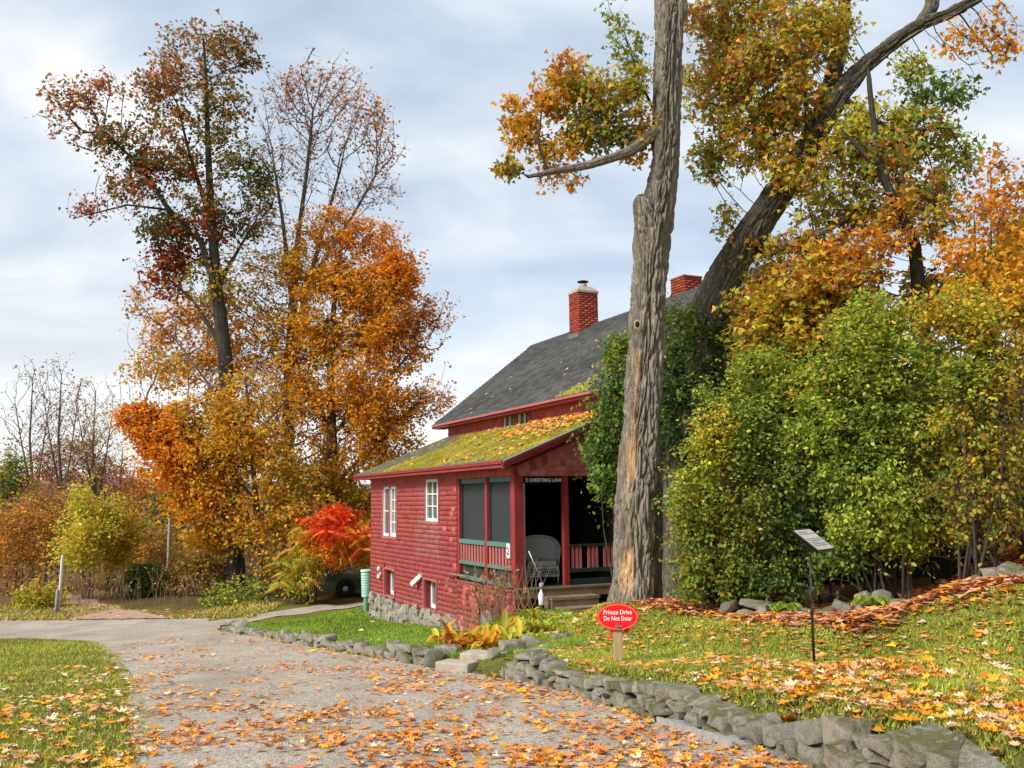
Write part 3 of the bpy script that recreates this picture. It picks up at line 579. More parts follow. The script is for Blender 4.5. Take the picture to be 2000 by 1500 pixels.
chimney(4.95, 5.60, 6.08, 6.62, 5.9, 7.48, True)
chimney(5.45, 6.0, 1.75, 2.3, 5.9, 6.96, False)
# --- porch
FZ = -.10
mb = MB()
for k in range(20): mb.box(.02+k*.119, .02+k*.119+.115, -.04, 2.9, FZ-.03, FZ)
mb.build('porch_floor', M['dkgreen'], house)
MB().box(-.02, 2.4, -.075, -.041, FZ-.20, FZ-.035).build('floor_edge_board', M['wood'], house); MB().box(-.03, 2.4, -.10, -.03, FZ-.034, FZ+.004).build('floor_nosing', M['wood'], house)
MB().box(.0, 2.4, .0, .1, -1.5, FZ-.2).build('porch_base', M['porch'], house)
for (a, b, c, d, n) in ((.0, .19, .0, .19, 'post'), (1.08, 1.19, .0, .11, 'post'), (2.28, 2.39, .0, .11, 'post'), (.0, .11, 1.33, 1.45, 'post'), (.0, .12, 2.86, 2.99, 'post')):
    MB().box(a, b, c, d, FZ if c < 1 else -.08, 2.05).build(n, M['trim'], house)
MB().box(.2, .235, .02, .06, FZ, 1.9).build('door_jamb', M['grey_wood'], house)
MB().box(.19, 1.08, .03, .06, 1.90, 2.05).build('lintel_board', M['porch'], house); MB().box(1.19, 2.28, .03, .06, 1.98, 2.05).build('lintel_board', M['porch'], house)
for a, b in ((.19, 1.33), (1.45, 2.86)):
    MB().box(-.01, .09, a, b, .66, .75).build('top_rail', M['green'], house); MB().box(.0, .08, a, b, .22, .29).build('bottom_rail', M['green'], house); MB().box(-.005, .06, a, b, -.10, -.02).build('sill_board', M['green'], house)
    k = a+.08
    while k < b-.07:
        MB().box(.02, .05, k, k+.085, .29, .66).build('baluster', M['trim_lite'], house); k += .155
    MB().box(.085, .09, a, b, -.02, 1.98).build('screen', M['screen'], house); MB().box(.05, .10, a, b, 1.95, 2.05).build('screen_frame', M['green'], house)
    for q in (a, b-.03): MB().box(.055, .10, q, q+.03, .75, 1.95).build('screen_frame', M['dkgreen'], house)
MB().box(1.19, 2.28, .0, .09, .655, .695).build('top_rail', M['dkgreen'], house); MB().box(1.19, 2.28, .01, .08, .15, .225).build('bottom_rail', M['dkgreen'], house); MB().box(1.19, 2.28, .02, .06, FZ, .02).build('kick_board', M['dkgreen'], house)
for k in (1.25, 1.345, 1.425, 1.62, 1.715, 1.80, 1.99, 2.08, 2.17): MB().box(k, k+.055, .02, .05, .225, .655).build('baluster', M['trim_lite'], house)
for k in (.27,): pass
for (a, b, u0_, u1_, zt) in ((.55, 1.62, -.42, -.08, -.27), (.62, 1.5, -.80, -.43, -.44)):
    s_ = MB(); s_.box(a, b, u0_, u1_, zt-.05, zt); s_.box(a+.02, b-.02, u0_+.02, u1_, zt-.22, zt-.05); s_.build('step', M['wood'], house)
def text(name, body, size, parent, mat_, loc, rot, ext=.003, spacing=1.0, align='LEFT'):
    cu_ = bpy.data.curves.new(name, 'FONT'); cu_.body = body; cu_.size = size; cu_.extrude = ext; cu_.offset = size*.010; cu_.space_character = spacing; cu_.align_x = align; cu_.resolution_u = 3
    t = bpy.data.objects.new(name, cu_); COL.objects.link(t); bpy.context.view_layer.update()
    me = bpy.data.meshes.new_from_object(t.evaluated_get(bpy.context.evaluated_depsgraph_get())); bpy.data.objects.remove(t); me.materials.clear(); me.materials.append(mat_)
    o = link(name, me, parent); o.location = loc; o.rotation_euler = rot; return o, me
o, me = text('house_lettering', '2 CHRISTMAS LANE', .098, house, M['letter'], (.255, .026, 1.935), (R(90), 0, 0), .003, 1.0)
w_ = max(v.co.x for v in me.vertices)-min(v.co.x for v in me.vertices); o.scale = (.80/w_, 1, 1)
# number tile on the rail, lamp, spotlights, pipe
nt_ = MB().box(-.03, -.012, .19, .33, .46, .74).build('number_tile', M['white'], house); text('number', '2', .2, nt_, M['black'], (-.034, .31, .53), (R(90), 0, R(-90)), .002)
MB().tube([(.0, 3.3, -.1), (-.06, 3.25, -.12), (-.10, 3.1, -.02), (-.10, 2.2, -.03)], .022, 8).build('conduit_pipe', M['wood'], house, True)
sp = MB(); sp.lathe([(.01, -.05), (.05, -.04), (.055, .05), (.03, .08)], 12, (-.07, 8.60, -.27)); sp.lathe([(.03, -.08), (.055, -.05), (.05, .04), (.01, .05)], 12, (-.07, 8.60, -.45)); sp.box(-.05, .0, 8.56, 8.64, -.40, -.32); sp.build('spotlight', M['white'], house, True)
MB().bar((-.02, 5.25, -.20), (-.16, 5.55, -.44), .12, .10).build('vent_hood', M['white'], house)
# ---------------------------------------------------------------- foliage tools
TPL = {
 'rhomb': (np.array([(0, 0, 0), (.34, .45, .10), (0, 1, 0), (-.34, .45, .10)]), np.array([(0, 1, 2), (0, 2, 3)])),
 'oval': (np.array([(0, 0, 0), (.26, .28, .07), (.28, .6, .07), (0, 1, -.05), (-.28, .6, .07), (-.26, .28, .07)]), np.array([(0, 1, 2), (0, 2, 3), (0, 3, 4), (0, 4, 5)])),
 'star': (np.array([(0, 0, 0), (.52, .20, .06), (.22, .46, .03), (0, 1, -.06), (-.22, .46, .03), (-.52, .20, .06)]), np.array([(0, 1, 2), (0, 2, 3), (0, 3, 4), (0, 4, 5)])),
}
_mo = [(0, 0), (.28, -.06), (.25, .15), (.56, .28), (.38, .42), (.44, .70), (.17, .58), (0, 1), (-.17, .58), (-.44, .70), (-.38, .42), (-.56, .28), (-.25, .15), (-.28, -.06)]
def maple_tpl(curl, fold):
    v = [(0, .36, 0)]+[(x, y, curl*(x*x*1.5+(y-.36)**2)+fold*abs(x)) for x, y in _mo]
    return np.array(v), np.array([(0, k+1, (k+1) % 14+1) for k in range(14)])
def leafcloud(P, ax, nv, size, col, tpl):
    T, F = tpl if isinstance(tpl, tuple) else TPL[tpl]; ax = nrm(ax); sd_ = nrm(np.cross(ax, nv)); nv = np.cross(sd_, ax); n, k = len(P), len(T)
    V = P[:, None]+(sd_[:, None]*T[None, :, 0:1]+ax[:, None]*T[None, :, 1:2]+nv[:, None]*T[None, :, 2:3])*np.asarray(size)[:, None, None]
    return V.reshape(-1, 3), (F[None]+(np.arange(n)*k)[:, None, None]).reshape(-1, 3), np.repeat(col, k, 0)
PAL = dict(orange=(.80, .34, .025), deep=(.80, .24, .015), gold=(.78, .42, .032), yellow=(.70, .57, .055), olive=(.46, .37, .04), green=(.23, .33, .045), lime=(.50, .54, .065), dark=(.085, .165, .045), oakg=(.13, .145, .03), red=(.42, .03, .025), rust=(.50, .19, .04), brown=(.33, .20, .08), peach=(.70, .36, .17), scarlet=(.85, .05, .025), pinkrust=(.50, .19, .10), pale=(.62, .48, .22))
PALA = {k: np.array(v) for k, v in PAL.items()}
def pick(names, n, jit=.22):
    """names: 'orange:3 gold:1' """
    it = [q.split(':') for q in names.split()]; w = np.array([float(q[1]) if len(q) > 1 else 1 for q in it]); c = np.array([PALA[q[0]] for q in it])
    i = RNG.choice(len(it), n, p=w/w.sum()); return c[i]*RNG.uniform(1-jit, 1+jit, (n, 1))*RNG.uniform(.92, 1.08, (n, 3))
def blob_points(blobs, Y0, mul=1, os_=1.8):
    """blobs: (px, py, rx, ry, n, palette, leaves_per_spray[, dY[, depth]]) read from the photograph; each gets its own distance and depth"""
    P, C, L = [], [], []
    for b in blobs:
        x, y, rx, ry, n, pal, lf = b[:7]; n = int(n*mul); dY = b[7] if len(b) > 7 else 0; Yc = Y0+dY; c = at(x, y, Yc); s = Yc/FPX; dep = b[8] if len(b) > 8 else (rx+ry)/2*s
        n3 = int(n*os_); q = RNG.normal(size=(n3, 3)); q = nrm(q)*RNG.random((n3, 1))**.40; st_ = RNG.random(n3) < .25; q[st_] *= RNG.uniform(1.0, 1.5, (st_.sum(), 1))
        W_ = c+q*np.array([rx*s, dep, ry*s]); fr = 1.75/max(.3, min(1.6, (rx+ry)*s/2)); cn_ = fbm(W_*fr+40, 2)+RNG.normal(0, .045, n3); W_ = W_[np.argsort(-cn_)[:n]]
        P.append(W_); C += [pal]*n; L += [lf]*n
    return np.concatenate(P), C, np.array(L)
def colonize(trunks, A, step, kill, alpha=.35, wander=.12, maxit=160, trop=.04):
    """grow branches from the given trunk lines towards the attractor points"""
    N, par, rad = [], [], []
    for pts, r0, r1, attach in trunks:
        pts = np.array(pts, float); seg = np.r_[0, np.cumsum(np.linalg.norm(np.diff(pts, axis=0), axis=1))]; n = max(2, int(seg[-1]/step)+1); q = np.linspace(0, seg[-1], n)
        pp = np.stack([np.interp(q, seg, pts[:, k]) for k in range(3)], -1)
        for i, p in enumerate(pp):
            if i == 0:
                par.append(int(np.argmin(np.linalg.norm(np.array(N)-p, axis=1))) if attach and N else -1)
            else: par.append(len(N)-1)
            N.append(p); rad.append(r0+(r1-r0)*i/(n-1))
    N = [np.array(p) for p in N]; ntr = len(N); NA = np.array(N)
    def cost(A_, B): 
        A_ = A_.astype(np.float32); B = B.astype(np.float32); d2 = (A_*A_).sum(1)[:, None]+(B*B).sum(1)[None]-2*A_@B.T; return np.sqrt(np.maximum(d2, 0))-alpha*(A_[:, 2:3]-B[None, :, 2])
    c = cost(A, NA); near = c.argmin(1); bc = c.min(1); alive = np.ones(len(A), bool); owner = near.copy(); stall = np.zeros(len(A), int)
    for it in range(maxit):
        al = np.where(alive)[0]
        if not len(al): break
        NA = np.array(N); d = A[al]-NA[near[al]]; L = np.linalg.norm(d, axis=1, keepdims=True); dn = d/np.maximum(L, 1e-6)
        S = np.zeros((len(N), 3)); np.add.at(S, near[al], dn); g = np.unique(near[al])
        new = nrm(nrm(S[g])+RNG.normal(0, wander, (len(g), 3))+np.array([0, 0, trop]))*step
        b0 = len(N); newp = NA[g]+new; N.extend(newp); par.extend(g.tolist()); rad.extend([0]*len(g))
        c = cost(A[al], newp); k = c.argmin(1); cm_ = c.min(1); u = cm_ < bc[al]; near[al[u]] = b0+k[u]; bc[al[u]] = cm_[u]; stall[al] += 1; stall[al[u]] = 0
        dd = np.linalg.norm(A[al]-np.array(N)[near[al]], axis=1); dead = (dd < kill) | (stall[al] > 7); owner[al] = near[al]; alive[al[dead]] = False
    return np.array(N), np.array(par), np.array(rad), ntr, owner
def skeleton_mesh(N, par, rad, ntr, tip=.010, expo=2.4, A=None, owner=None, cap=.03):
    n = len(N); r = np.zeros(n); ch = [[] for _ in range(n)]
    for i, p in enumerate(par):
        if p >= 0: ch[p].append(i)
    acc = np.zeros(n)
    for i in range(n-1, -1, -1):
        r[i] = max(tip, acc[i]**(1/expo)) if acc[i] > 0 else tip
        if i < ntr: r[i] = max(rad[i], min(r[i], rad[i]*1.25))
        else: r[i] = min(r[i], cap)
        if par[i] >= 0 and not (i < ntr and par[i] < ntr and False): acc[par[i]] += r[i]**expo
    V, F, b = [], [], 0; start = [i for i in range(n) if par[i] < 0]; stack = [(i, -1) for i in start]
    while stack:
        i, p = stack.pop(); ids = ([p] if p >= 0 else [])+[i]; k = i
        while ch[k]:
            cs = sorted(ch[k], key=lambda q: -r[q]); nxt = cs[0]
            for q in cs[1:]: stack.append((q, k))
            ids.append(nxt); k = nxt
        pts = N[ids]; rr = r[ids].copy()
        if p >= 0: rr[0] = min(rr[1]*1.15, rr[0])
        rr[-1] *= .4
        if len(pts) < 2: continue
        mr = rr.max(); sides = 4 if mr < .03 else 6 if mr < .1 else 10
        d = np.gradient(pts, axis=0); d = nrm(d); ref = np.array([.37, .21, .9]); a1 = nrm(np.cross(d, ref)); a2 = np.cross(d, a1)
        t = np.arange(sides)*2*math.pi/sides; ring = pts[:, None]+(a1[:, None]*np.cos(t)[None, :, None]+a2[:, None]*np.sin(t)[None, :, None])*rr[:, None, None]
        m_ = len(pts); V.append(ring.reshape(-1, 3)); ii = np.arange(m_*sides).reshape(m_, sides)+b; jj = np.roll(ii, -1, 1)
        F.append(np.stack([ii[:-1], jj[:-1], jj[1:], ii[1:]], -1).reshape(-1, 4)); b += m_*sides
    if A is not None:     # last twig out to every spray
        S = N[owner]; dv = A-S; a1 = nrm(np.cross(dv, RNG.normal(size=dv.shape))); a2 = nrm(np.cross(dv, a1)); q = tip*.6; k = len(A)
        W = np.stack([S+a1*q, S-a1*q*.5+a2*q*.87, S-a1*q*.5-a2*q*.87, A+a1*q*.3, A-a1*q*.15+a2*q*.26, A-a1*q*.15-a2*q*.26], 1).reshape(-1, 3)
        FF = np.array([(0, 1, 4, 3), (1, 2, 5, 4)]); V.append(W); F.append((FF[None]+(np.arange(k)*6)[:, None, None]).reshape(-1, 4)+b)
    return np.concatenate(V), np.concatenate(F)
def shoot_points(blobs, Y0, k):
    # long arching shoots that break the outline
    P, C, L = [], [], []
    for _ in range(k):
        b = blobs[RNG.integers(len(blobs))]; dY = b[7] if len(b) > 7 else 0; c = at(b[0], b[1], Y0+dY); r_ = (b[2]+b[3])/2*(Y0+dY)/FPX; a = RNG.normal(size=3)+np.array([0, -.3, .6]); a = nrm(a); ln = r_*RNG.uniform(1.0, 1.75); n = max(4, int(ln*.6/.075)); t = np.linspace(.4, 1, n)[:, None]
        P.append(c+a*t*ln+np.array([0, 0, -1])*(t-.3)**2*ln*RNG.uniform(.2, .9)+RNG.normal(0, .015, (n, 3))); C += [b[5]]*n; L += [3.4]*n
    return np.concatenate(P), C, np.array(L)
def sprays(A, dirs, pals, L, length, size, tpl, up=.7, droop=.25, jit=.22, spread=.55, seg=None):
    n = np.floor(L+RNG.random(len(L))).astype(int); idx = np.repeat(np.arange(len(A)), n); m_ = len(idx)
    if m_ == 0: return None
    t = RNG.random(m_); d = nrm(dirs[idx]+RNG.normal(0, .35, (m_, 3))); side = nrm(np.cross(d, RNG.normal(0, .5, (m_, 3))+np.array([0, 0, 1])))*np.sign(RNG.random((m_, 1))-.5)
    P = A[idx]+(dirs[idx]*(t[:, None]-.35)*length if seg is None else (dirs[idx]*.25*length-seg[idx]*.7)*t[:, None])+RNG.normal(0, length*(.30 if seg is None else .24)*spread/.55, (m_, 3))*np.array([1, 1, .8]); ax = nrm(d*.5+side*.8+np.array([0, 0, -droop])+RNG.normal(0, .35, (m_, 3)))
    nv = RNG.normal(0, 1-up+.12, (m_, 3))+np.array([0, 0, up]); s = RNG.uniform(.5, 1.4, m_)*size; C = np.zeros((m_, 3)); pa_ = np.array(pals)[idx]
    for p in np.unique(pa_): k = pa_ == p; C[k] = pick(p, k.sum(), jit)
    cl_ = RNG.uniform(.82, 1.15, (len(A), 1)); C *= cl_[idx]
    return leafcloud(P, ax, nv, s, C, tpl)
def grow_tree(name, label, cat, trunks, blobs, Y0, leaf=.13, tpl='rhomb', step=.45, kill=.55, slen=.45, tip=.011, bark='bark', up=.6, group=None, alpha=.35, trunk_name='trunk', parent_base=None, trop=.04, droop=.25, expo=2.4, keep=None, extra_trunk=None, wander=.12, spread=.55, jit=.22, lmul=1, nmul=1, am=3.2, shoots=0):
    A, pals, L = blob_points([(*b[:4], int(b[4]*nmul*am), *b[5:]) for b in blobs], Y0); L = L*lmul/am
    if shoots:
        A2, p2, L2 = shoot_points(blobs, Y0, shoots); A = np.concatenate([A, A2]); pals = pals+p2; L = np.concatenate([L, L2])
    if keep is not None: k = keep(A); A = A[k]; L = L[k]; pals = [p for p, q in zip(pals, k) if q]
    N, par, rad, ntr, owner = colonize(trunks, A, step, kill, alpha, wander, trop=trop)
    V, F = skeleton_mesh(N, par, rad, ntr, tip, expo, A, owner, tip*4.5); b0 = np.array(trunks[0][0][0], float)
    root = empty(name, tuple(b0), 0, label, cat, group); link(trunk_name, npmesh(trunk_name, V-b0, F, M[bark], None, True), root)
    cen = A.mean(0); dirs = nrm(A-N[owner]+.3*nrm(A-cen)+RNG.normal(0, .15, A.shape)); q = sprays(A, dirs, pals, L, slen, leaf, tpl, up, droop, jit, spread, A-N[owner])
    if q: link('crown', npmesh('crown', q[0]-b0, q[1], M['leaf'], q[2]), root)
    return root, N
def line(Y, *pts): return [at(p[0], p[1], Y+(p[2] if len(p) > 2 else 0)) for p in pts]

# ---------------------------------------------------------------- the trees left of the cottage
Y = 34.5
grow_tree('oak_tree', 'tall oak with dark green and dull red leaves towering left of the cottage', 'tree',
 [(line(Y, (462, 1172), (452, 1000), (446, 820), (440, 700), (424, 560), (412, 420), (406, 280), (402, 150), (398, 80)), .40, .04, 0),
  (line(Y, (432, 600), (392, 470, -.3), (330, 410, -.6), (270, 320, -.9), (200, 255, -1)), .16, .03, 1), (line(Y, (440, 690), (380, 590, .5), (330, 545, .8)), .11, .03, 1),
  (line(Y, (424, 560), (470, 480, .6), (500, 430, .8)), .10, .03, 1), (line(Y, (414, 440), (370, 300, .3), (345, 200, .5)), .11, .03, 1), (line(Y, (330, 410, -.6), (250, 400, -1.2), (150, 425, -1.6)), .05, .015, 1)],
 [(395, 105, 95, 62, 85, 'oakg:2 rust:4 brown:1', 15), (450, 90, 50, 45, 40, 'oakg:3 rust:2', 20), (330, 175, 75, 60, 80, 'rust:3 pinkrust:2 oakg:2', 17), (425, 215, 70, 70, 75, 'oakg:4 rust:3 olive', 16), (445, 300, 55, 70, 60, 'oakg:4 rust:1 olive:1', 16), (345, 270, 75, 60, 70, 'oakg:2 rust:3 olive', 18), (490, 130, 28, 20, 12, 'oakg:2 rust', 14),
  (140, 190, 62, 36, 50, 'pinkrust:2 rust:2 oakg:1', 11, -1), (205, 175, 45, 40, 35, 'pinkrust:2 rust', 9, -1), (165, 245, 75, 42, 45, 'pinkrust:2 rust oakg', 9, -1), (250, 285, 60, 55, 60, 'oakg:3 rust:2', 17, -.7), (320, 320, 70, 45, 70, 'oakg:3 rust red', 18, -.4), (265, 355, 60, 40, 50, 'rust:2 red oakg:2', 15, -.7), (195, 405, 75, 30, 34, 'pinkrust:3 red', 8, -1.2), (320, 440, 60, 40, 65, 'oakg:4 rust', 19, -.3),
  (395, 380, 70, 60, 50, 'oakg:3 rust:3 olive', 15), (400, 440, 80, 35, 60, 'red:3 rust:3 oakg:2', 17), (470, 420, 65, 50, 55, 'oakg:4 brown:1 rust', 17, .5), (350, 500, 75, 32, 75, 'red:3 rust:2 oakg:1', 18, .4), (320, 545, 45, 40, 45, 'red:2 rust:2 gold:1', 14, .6), (500, 360, 40, 50, 40, 'oakg:4 olive', 20, .5), (420, 540, 60, 60, 50, 'olive:2 oakg gold', 16)],
 Y, .16, 'rhomb', .36, .40, .42, .010, 'bark_dark', lmul=.95)
Y = 37.5
grow_tree('maple_tree', 'thin-leaved maple with bare fan of branches behind the dark oak', 'tree',
 [(line(Y, (556, 1172), (560, 1000), (562, 860), (566, 720), (572, 600), (580, 480)), .36, .13, 0), (line(Y, (566, 720), (600, 560, .4), (640, 420, .8), (665, 330, 1)), .14, .05, 1), (line(Y, (572, 600), (552, 430, -.3), (535, 320, -.5)), .12, .04, 1), (line(Y, (580, 480), (600, 330), (610, 230)), .11, .04, 1), (line(Y, (600, 560, .4), (690, 420, .4), (735, 340, .2)), .09, .03, 1)],
 [(630, 160, 90, 45, 100, 'pinkrust:3 peach:1 orange:1', 4), (560, 190, 60, 50, 80, 'pinkrust:3 peach', 3.5), (700, 215, 60, 55, 90, 'orange:2 pinkrust:2', 4.5), (640, 250, 110, 60, 120, 'pinkrust:3 peach', 2.5), (740, 290, 50, 65, 80, 'pinkrust:3 peach', 3), (530, 290, 50, 70, 70, 'pinkrust:2 peach brown', 3), (600, 350, 90, 60, 80, 'pinkrust:3 peach', 2), (710, 370, 75, 45, 75, 'pinkrust:3 orange', 3), (520, 400, 40, 60, 40, 'pinkrust gold', 4),
  (480, 560, 90, 80, 60, 'gold:2 olive:1 orange', 14), (540, 500, 70, 70, 60, 'olive gold:2 orange', 12), (560, 640, 120, 90, 80, 'orange:2 gold:2 olive', 15), (530, 760, 140, 90, 90, 'gold:3 orange:2 olive', 16), (540, 890, 140, 90, 90, 'gold:3 orange:2 olive', 16), (545, 1010, 130, 80, 70, 'gold:2 olive:2 orange', 15), (690, 830, 70, 50, 30, 'gold brown', 14)],
 Y, .135, 'rhomb', .36, .40, .45, .011, 'bark', trop=.10, lmul=1.05, nmul=1.4)
Y = 36.
grow_tree('maple_tree', 'broad bright orange maple beside the cottage behind the red sumac', 'tree',
 [(line(Y, (652, 1172), (650, 1000), (648, 850), (646, 720), (652, 600), (660, 520)), .30, .07, 0), (line(Y, (646, 720), (720, 620), (770, 540)), .10, .03, 1), (line(Y, (648, 850), (740, 760), (810, 680)), .09, .03, 1), (line(Y, (648, 850), (590, 740), (560, 640)), .10, .03, 1), (line(Y, (650, 950), (740, 860), (800, 800)), .08, .025, 1)],
 [(640, 450, 65, 45, 70, 'orange:2 gold:1 pinkrust', 14), (720, 470, 60, 45, 60, 'orange:2 deep:1 peach', 14), (770, 540, 55, 60, 105, 'orange:3 deep:3', 22), (700, 560, 80, 60, 110, 'orange:3 gold:2', 20), (610, 540, 70, 60, 80, 'gold:3 orange:2 olive', 18), (780, 620, 60, 45, 70, 'orange:3 pinkrust', 16), (830, 615, 30, 35, 22, 'pinkrust orange', 8), (690, 650, 95, 60, 105, 'gold:2 orange:3', 20), (600, 650, 80, 60, 80, 'gold:2 orange:2 olive:1', 18), (770, 690, 75, 45, 65, 'orange:2 gold pinkrust', 14), (700, 740, 95, 65, 90, 'gold:1 orange:3', 16), (860, 610, 35, 50, 16, 'pinkrust orange', 6), (850, 770, 40, 45, 16, 'peach orange', 6), (830, 780, 45, 38, 34, 'peach pinkrust orange', 9), (740, 600, 90, 90, 60, 'orange:2 gold:2', 16), (640, 720, 120, 90, 80, 'gold:3 orange:2', 16), (720, 840, 100, 70, 50, 'gold:2 orange:2', 16), (770, 790, 65, 40, 50, 'orange:2 gold', 13), (680, 820, 100, 65, 90, 'gold:2 orange:3', 16), (600, 800, 90, 70, 80, 'gold:2 orange:2 olive', 16), (770, 860, 55, 40, 45, 'gold orange brown', 14), (690, 910, 90, 50, 85, 'gold:2 orange:2 olive', 18), (620, 960, 80, 55, 70, 'gold:2 olive:2', 18), (700, 975, 55, 40, 45, 'gold olive', 16)],
 Y, .14, 'rhomb', .36, .40, .45, .009, 'bark', lmul=1.2, nmul=1.85)
Y = 32.5
grow_tree('maple_tree', 'low golden-orange maple with boughs sweeping down over the lane', 'tree',
 [(line(Y, (508, 1172), (506, 1080), (500, 980), (490, 860), (480, 740)), .13, .04, 0), (line(Y, (500, 980), (420, 880), (340, 820), (290, 800)), .07, .025, 1), (line(Y, (492, 880), (400, 740), (340, 660)), .07, .02, 1), (line(Y, (506, 1080), (430, 1000), (370, 960)), .05, .02, 1), (line(Y, (490, 860), (560, 780)), .05, .02, 1)],
 [(400, 620, 85, 60, 70, 'gold:2 orange:2', 14, 4), (320, 650, 60, 50, 45, 'orange:2 gold:1 pinkrust', 10, 3.5), (300, 720, 60, 45, 40, 'orange gold olive', 11), (270, 600, 30, 50, 16, 'pinkrust gold', 6), (400, 720, 100, 70, 70, 'gold:2 orange:2', 14, 4), (265, 815, 38, 30, 45, 'orange:3 deep:2', 20), (320, 840, 60, 45, 95, 'orange:4 deep:2', 22), (330, 910, 65, 50, 105, 'orange:3 deep:2', 22), (390, 900, 60, 50, 75, 'orange:2 gold:2', 18), (400, 820, 80, 50, 70, 'gold:2 olive:1 orange', 17), (480, 800, 100, 80, 80, 'orange gold:3 olive', 15), (390, 980, 70, 45, 80, 'orange:2 gold:2', 19), (470, 920, 100, 80, 95, 'orange:1 gold:3 olive:1', 16), (430, 1045, 70, 35, 60, 'orange:1 gold:2 olive', 16), (520, 1020, 90, 70, 75, 'orange gold:3 olive', 15), (560, 920, 60, 60, 50, 'gold:2 olive', 16), (520, 1110, 35, 30, 14, 'olive gold', 8), (450, 680, 110, 90, 70, 'gold:2 orange:2', 14, 4.5), (440, 860, 110, 80, 60, 'gold:3 orange olive', 16), (590, 1000, 70, 60, 50, 'gold:2 olive:2', 14)],
 Y, .135, 'rhomb', .34, .38, .48, .008, 'bark', lmul=1.2, nmul=1.95)
# ---------------------------------------------------------------- woods beyond the lane (far left)
def bare(px, top, Y, label, sp=60, pal='pale:2 brown', lf=2, nb=150):
    b = 984+3.35*FPX/Y; hgt = b-top
    grow_tree('bare_tree', label, 'tree', [(line(Y, (px, b), (px+4, b-.3*hgt), (px-4, b-.6*hgt), (px+2, top+.12*hgt)), .13, .02, 0), (line(Y, (px+3, b-.28*hgt), (px+sp*.35, b-.55*hgt, 1), (px+sp*.6, top+.2*hgt, 1.5)), .06, .015, 1), (line(Y, (px, b-.36*hgt), (px-sp*.35, b-.6*hgt, -1), (px-sp*.55, top+.22*hgt, -1.2)), .055, .015, 1)],
     [(px, top+.18*hgt, sp*.75, .17*hgt, nb//3, pal, lf), (px-sp*.3, top+.38*hgt, sp*.8, .2*hgt, nb//3, pal, lf), (px+sp*.35, top+.36*hgt, sp*.8, .2*hgt, nb//3, pal, lf)], Y, .12, 'rhomb', .42, .45, .5, .010, 'bark', group='bare trees in the far woods', trop=.22, alpha=.6, am=1)
bare(62, 690, 46, 'tall bare tree furthest left on the skyline', 60, 'brown', 1, 360)
bare(118, 680, 44, 'bare tree with rusty leaf scraps, second from the left on skyline', 60, 'pinkrust brown', 2, 360)
bare(185, 720, 47, 'pale half-bare tree with buff leaves left of the orange maple', 60, 'pale:3 olive', 5, 360)
bare(238, 850, 52, 'short dark bare tree just left of the golden boughs', 45, 'brown', 0, 240)
def shrub(name, label, px, py, rx, ry, Y, pal, n, lf, leaf=.10, cat='shrub', stems=5, group=None, tpl='rhomb', gz=None, bark='twig', slen=.4, blobs=None, step=.3, kill=.36, jit=.22, up=.6):
    c = at(px, py, Y); lf = int(lf*1.7); T = []
    for k in range(stems):
        a = RNG.uniform(-1, 1, 2); e = at(px+a[0]*rx*.6, py-ry*.1+a[1]*ry*.4, Y+a[1]*.5); b = np.array([c[0]+a[0]*.35*rx*Y/FPX, Y+a[1]*.3, 0]); b[2] = H1(b[0], b[1])-.05
        T.append(([b, (b+e)/2+RNG.normal(0, .12, 3)*np.array([1, 1, 0]), e], .035, .012, 0))
    return grow_tree(name, label, cat, T, blobs or [(px, py, rx, ry, n, pal, lf)], Y, leaf, tpl, step, kill, slen, .006, bark, up, group, .2, 'stems', keep=lambda A: A[:, 2] > H(A[:, 0], A[:, 1])+.05, jit=jit, am=2, shoots=stems*5)[0]
G_ = 'autumn thicket beyond the lane'
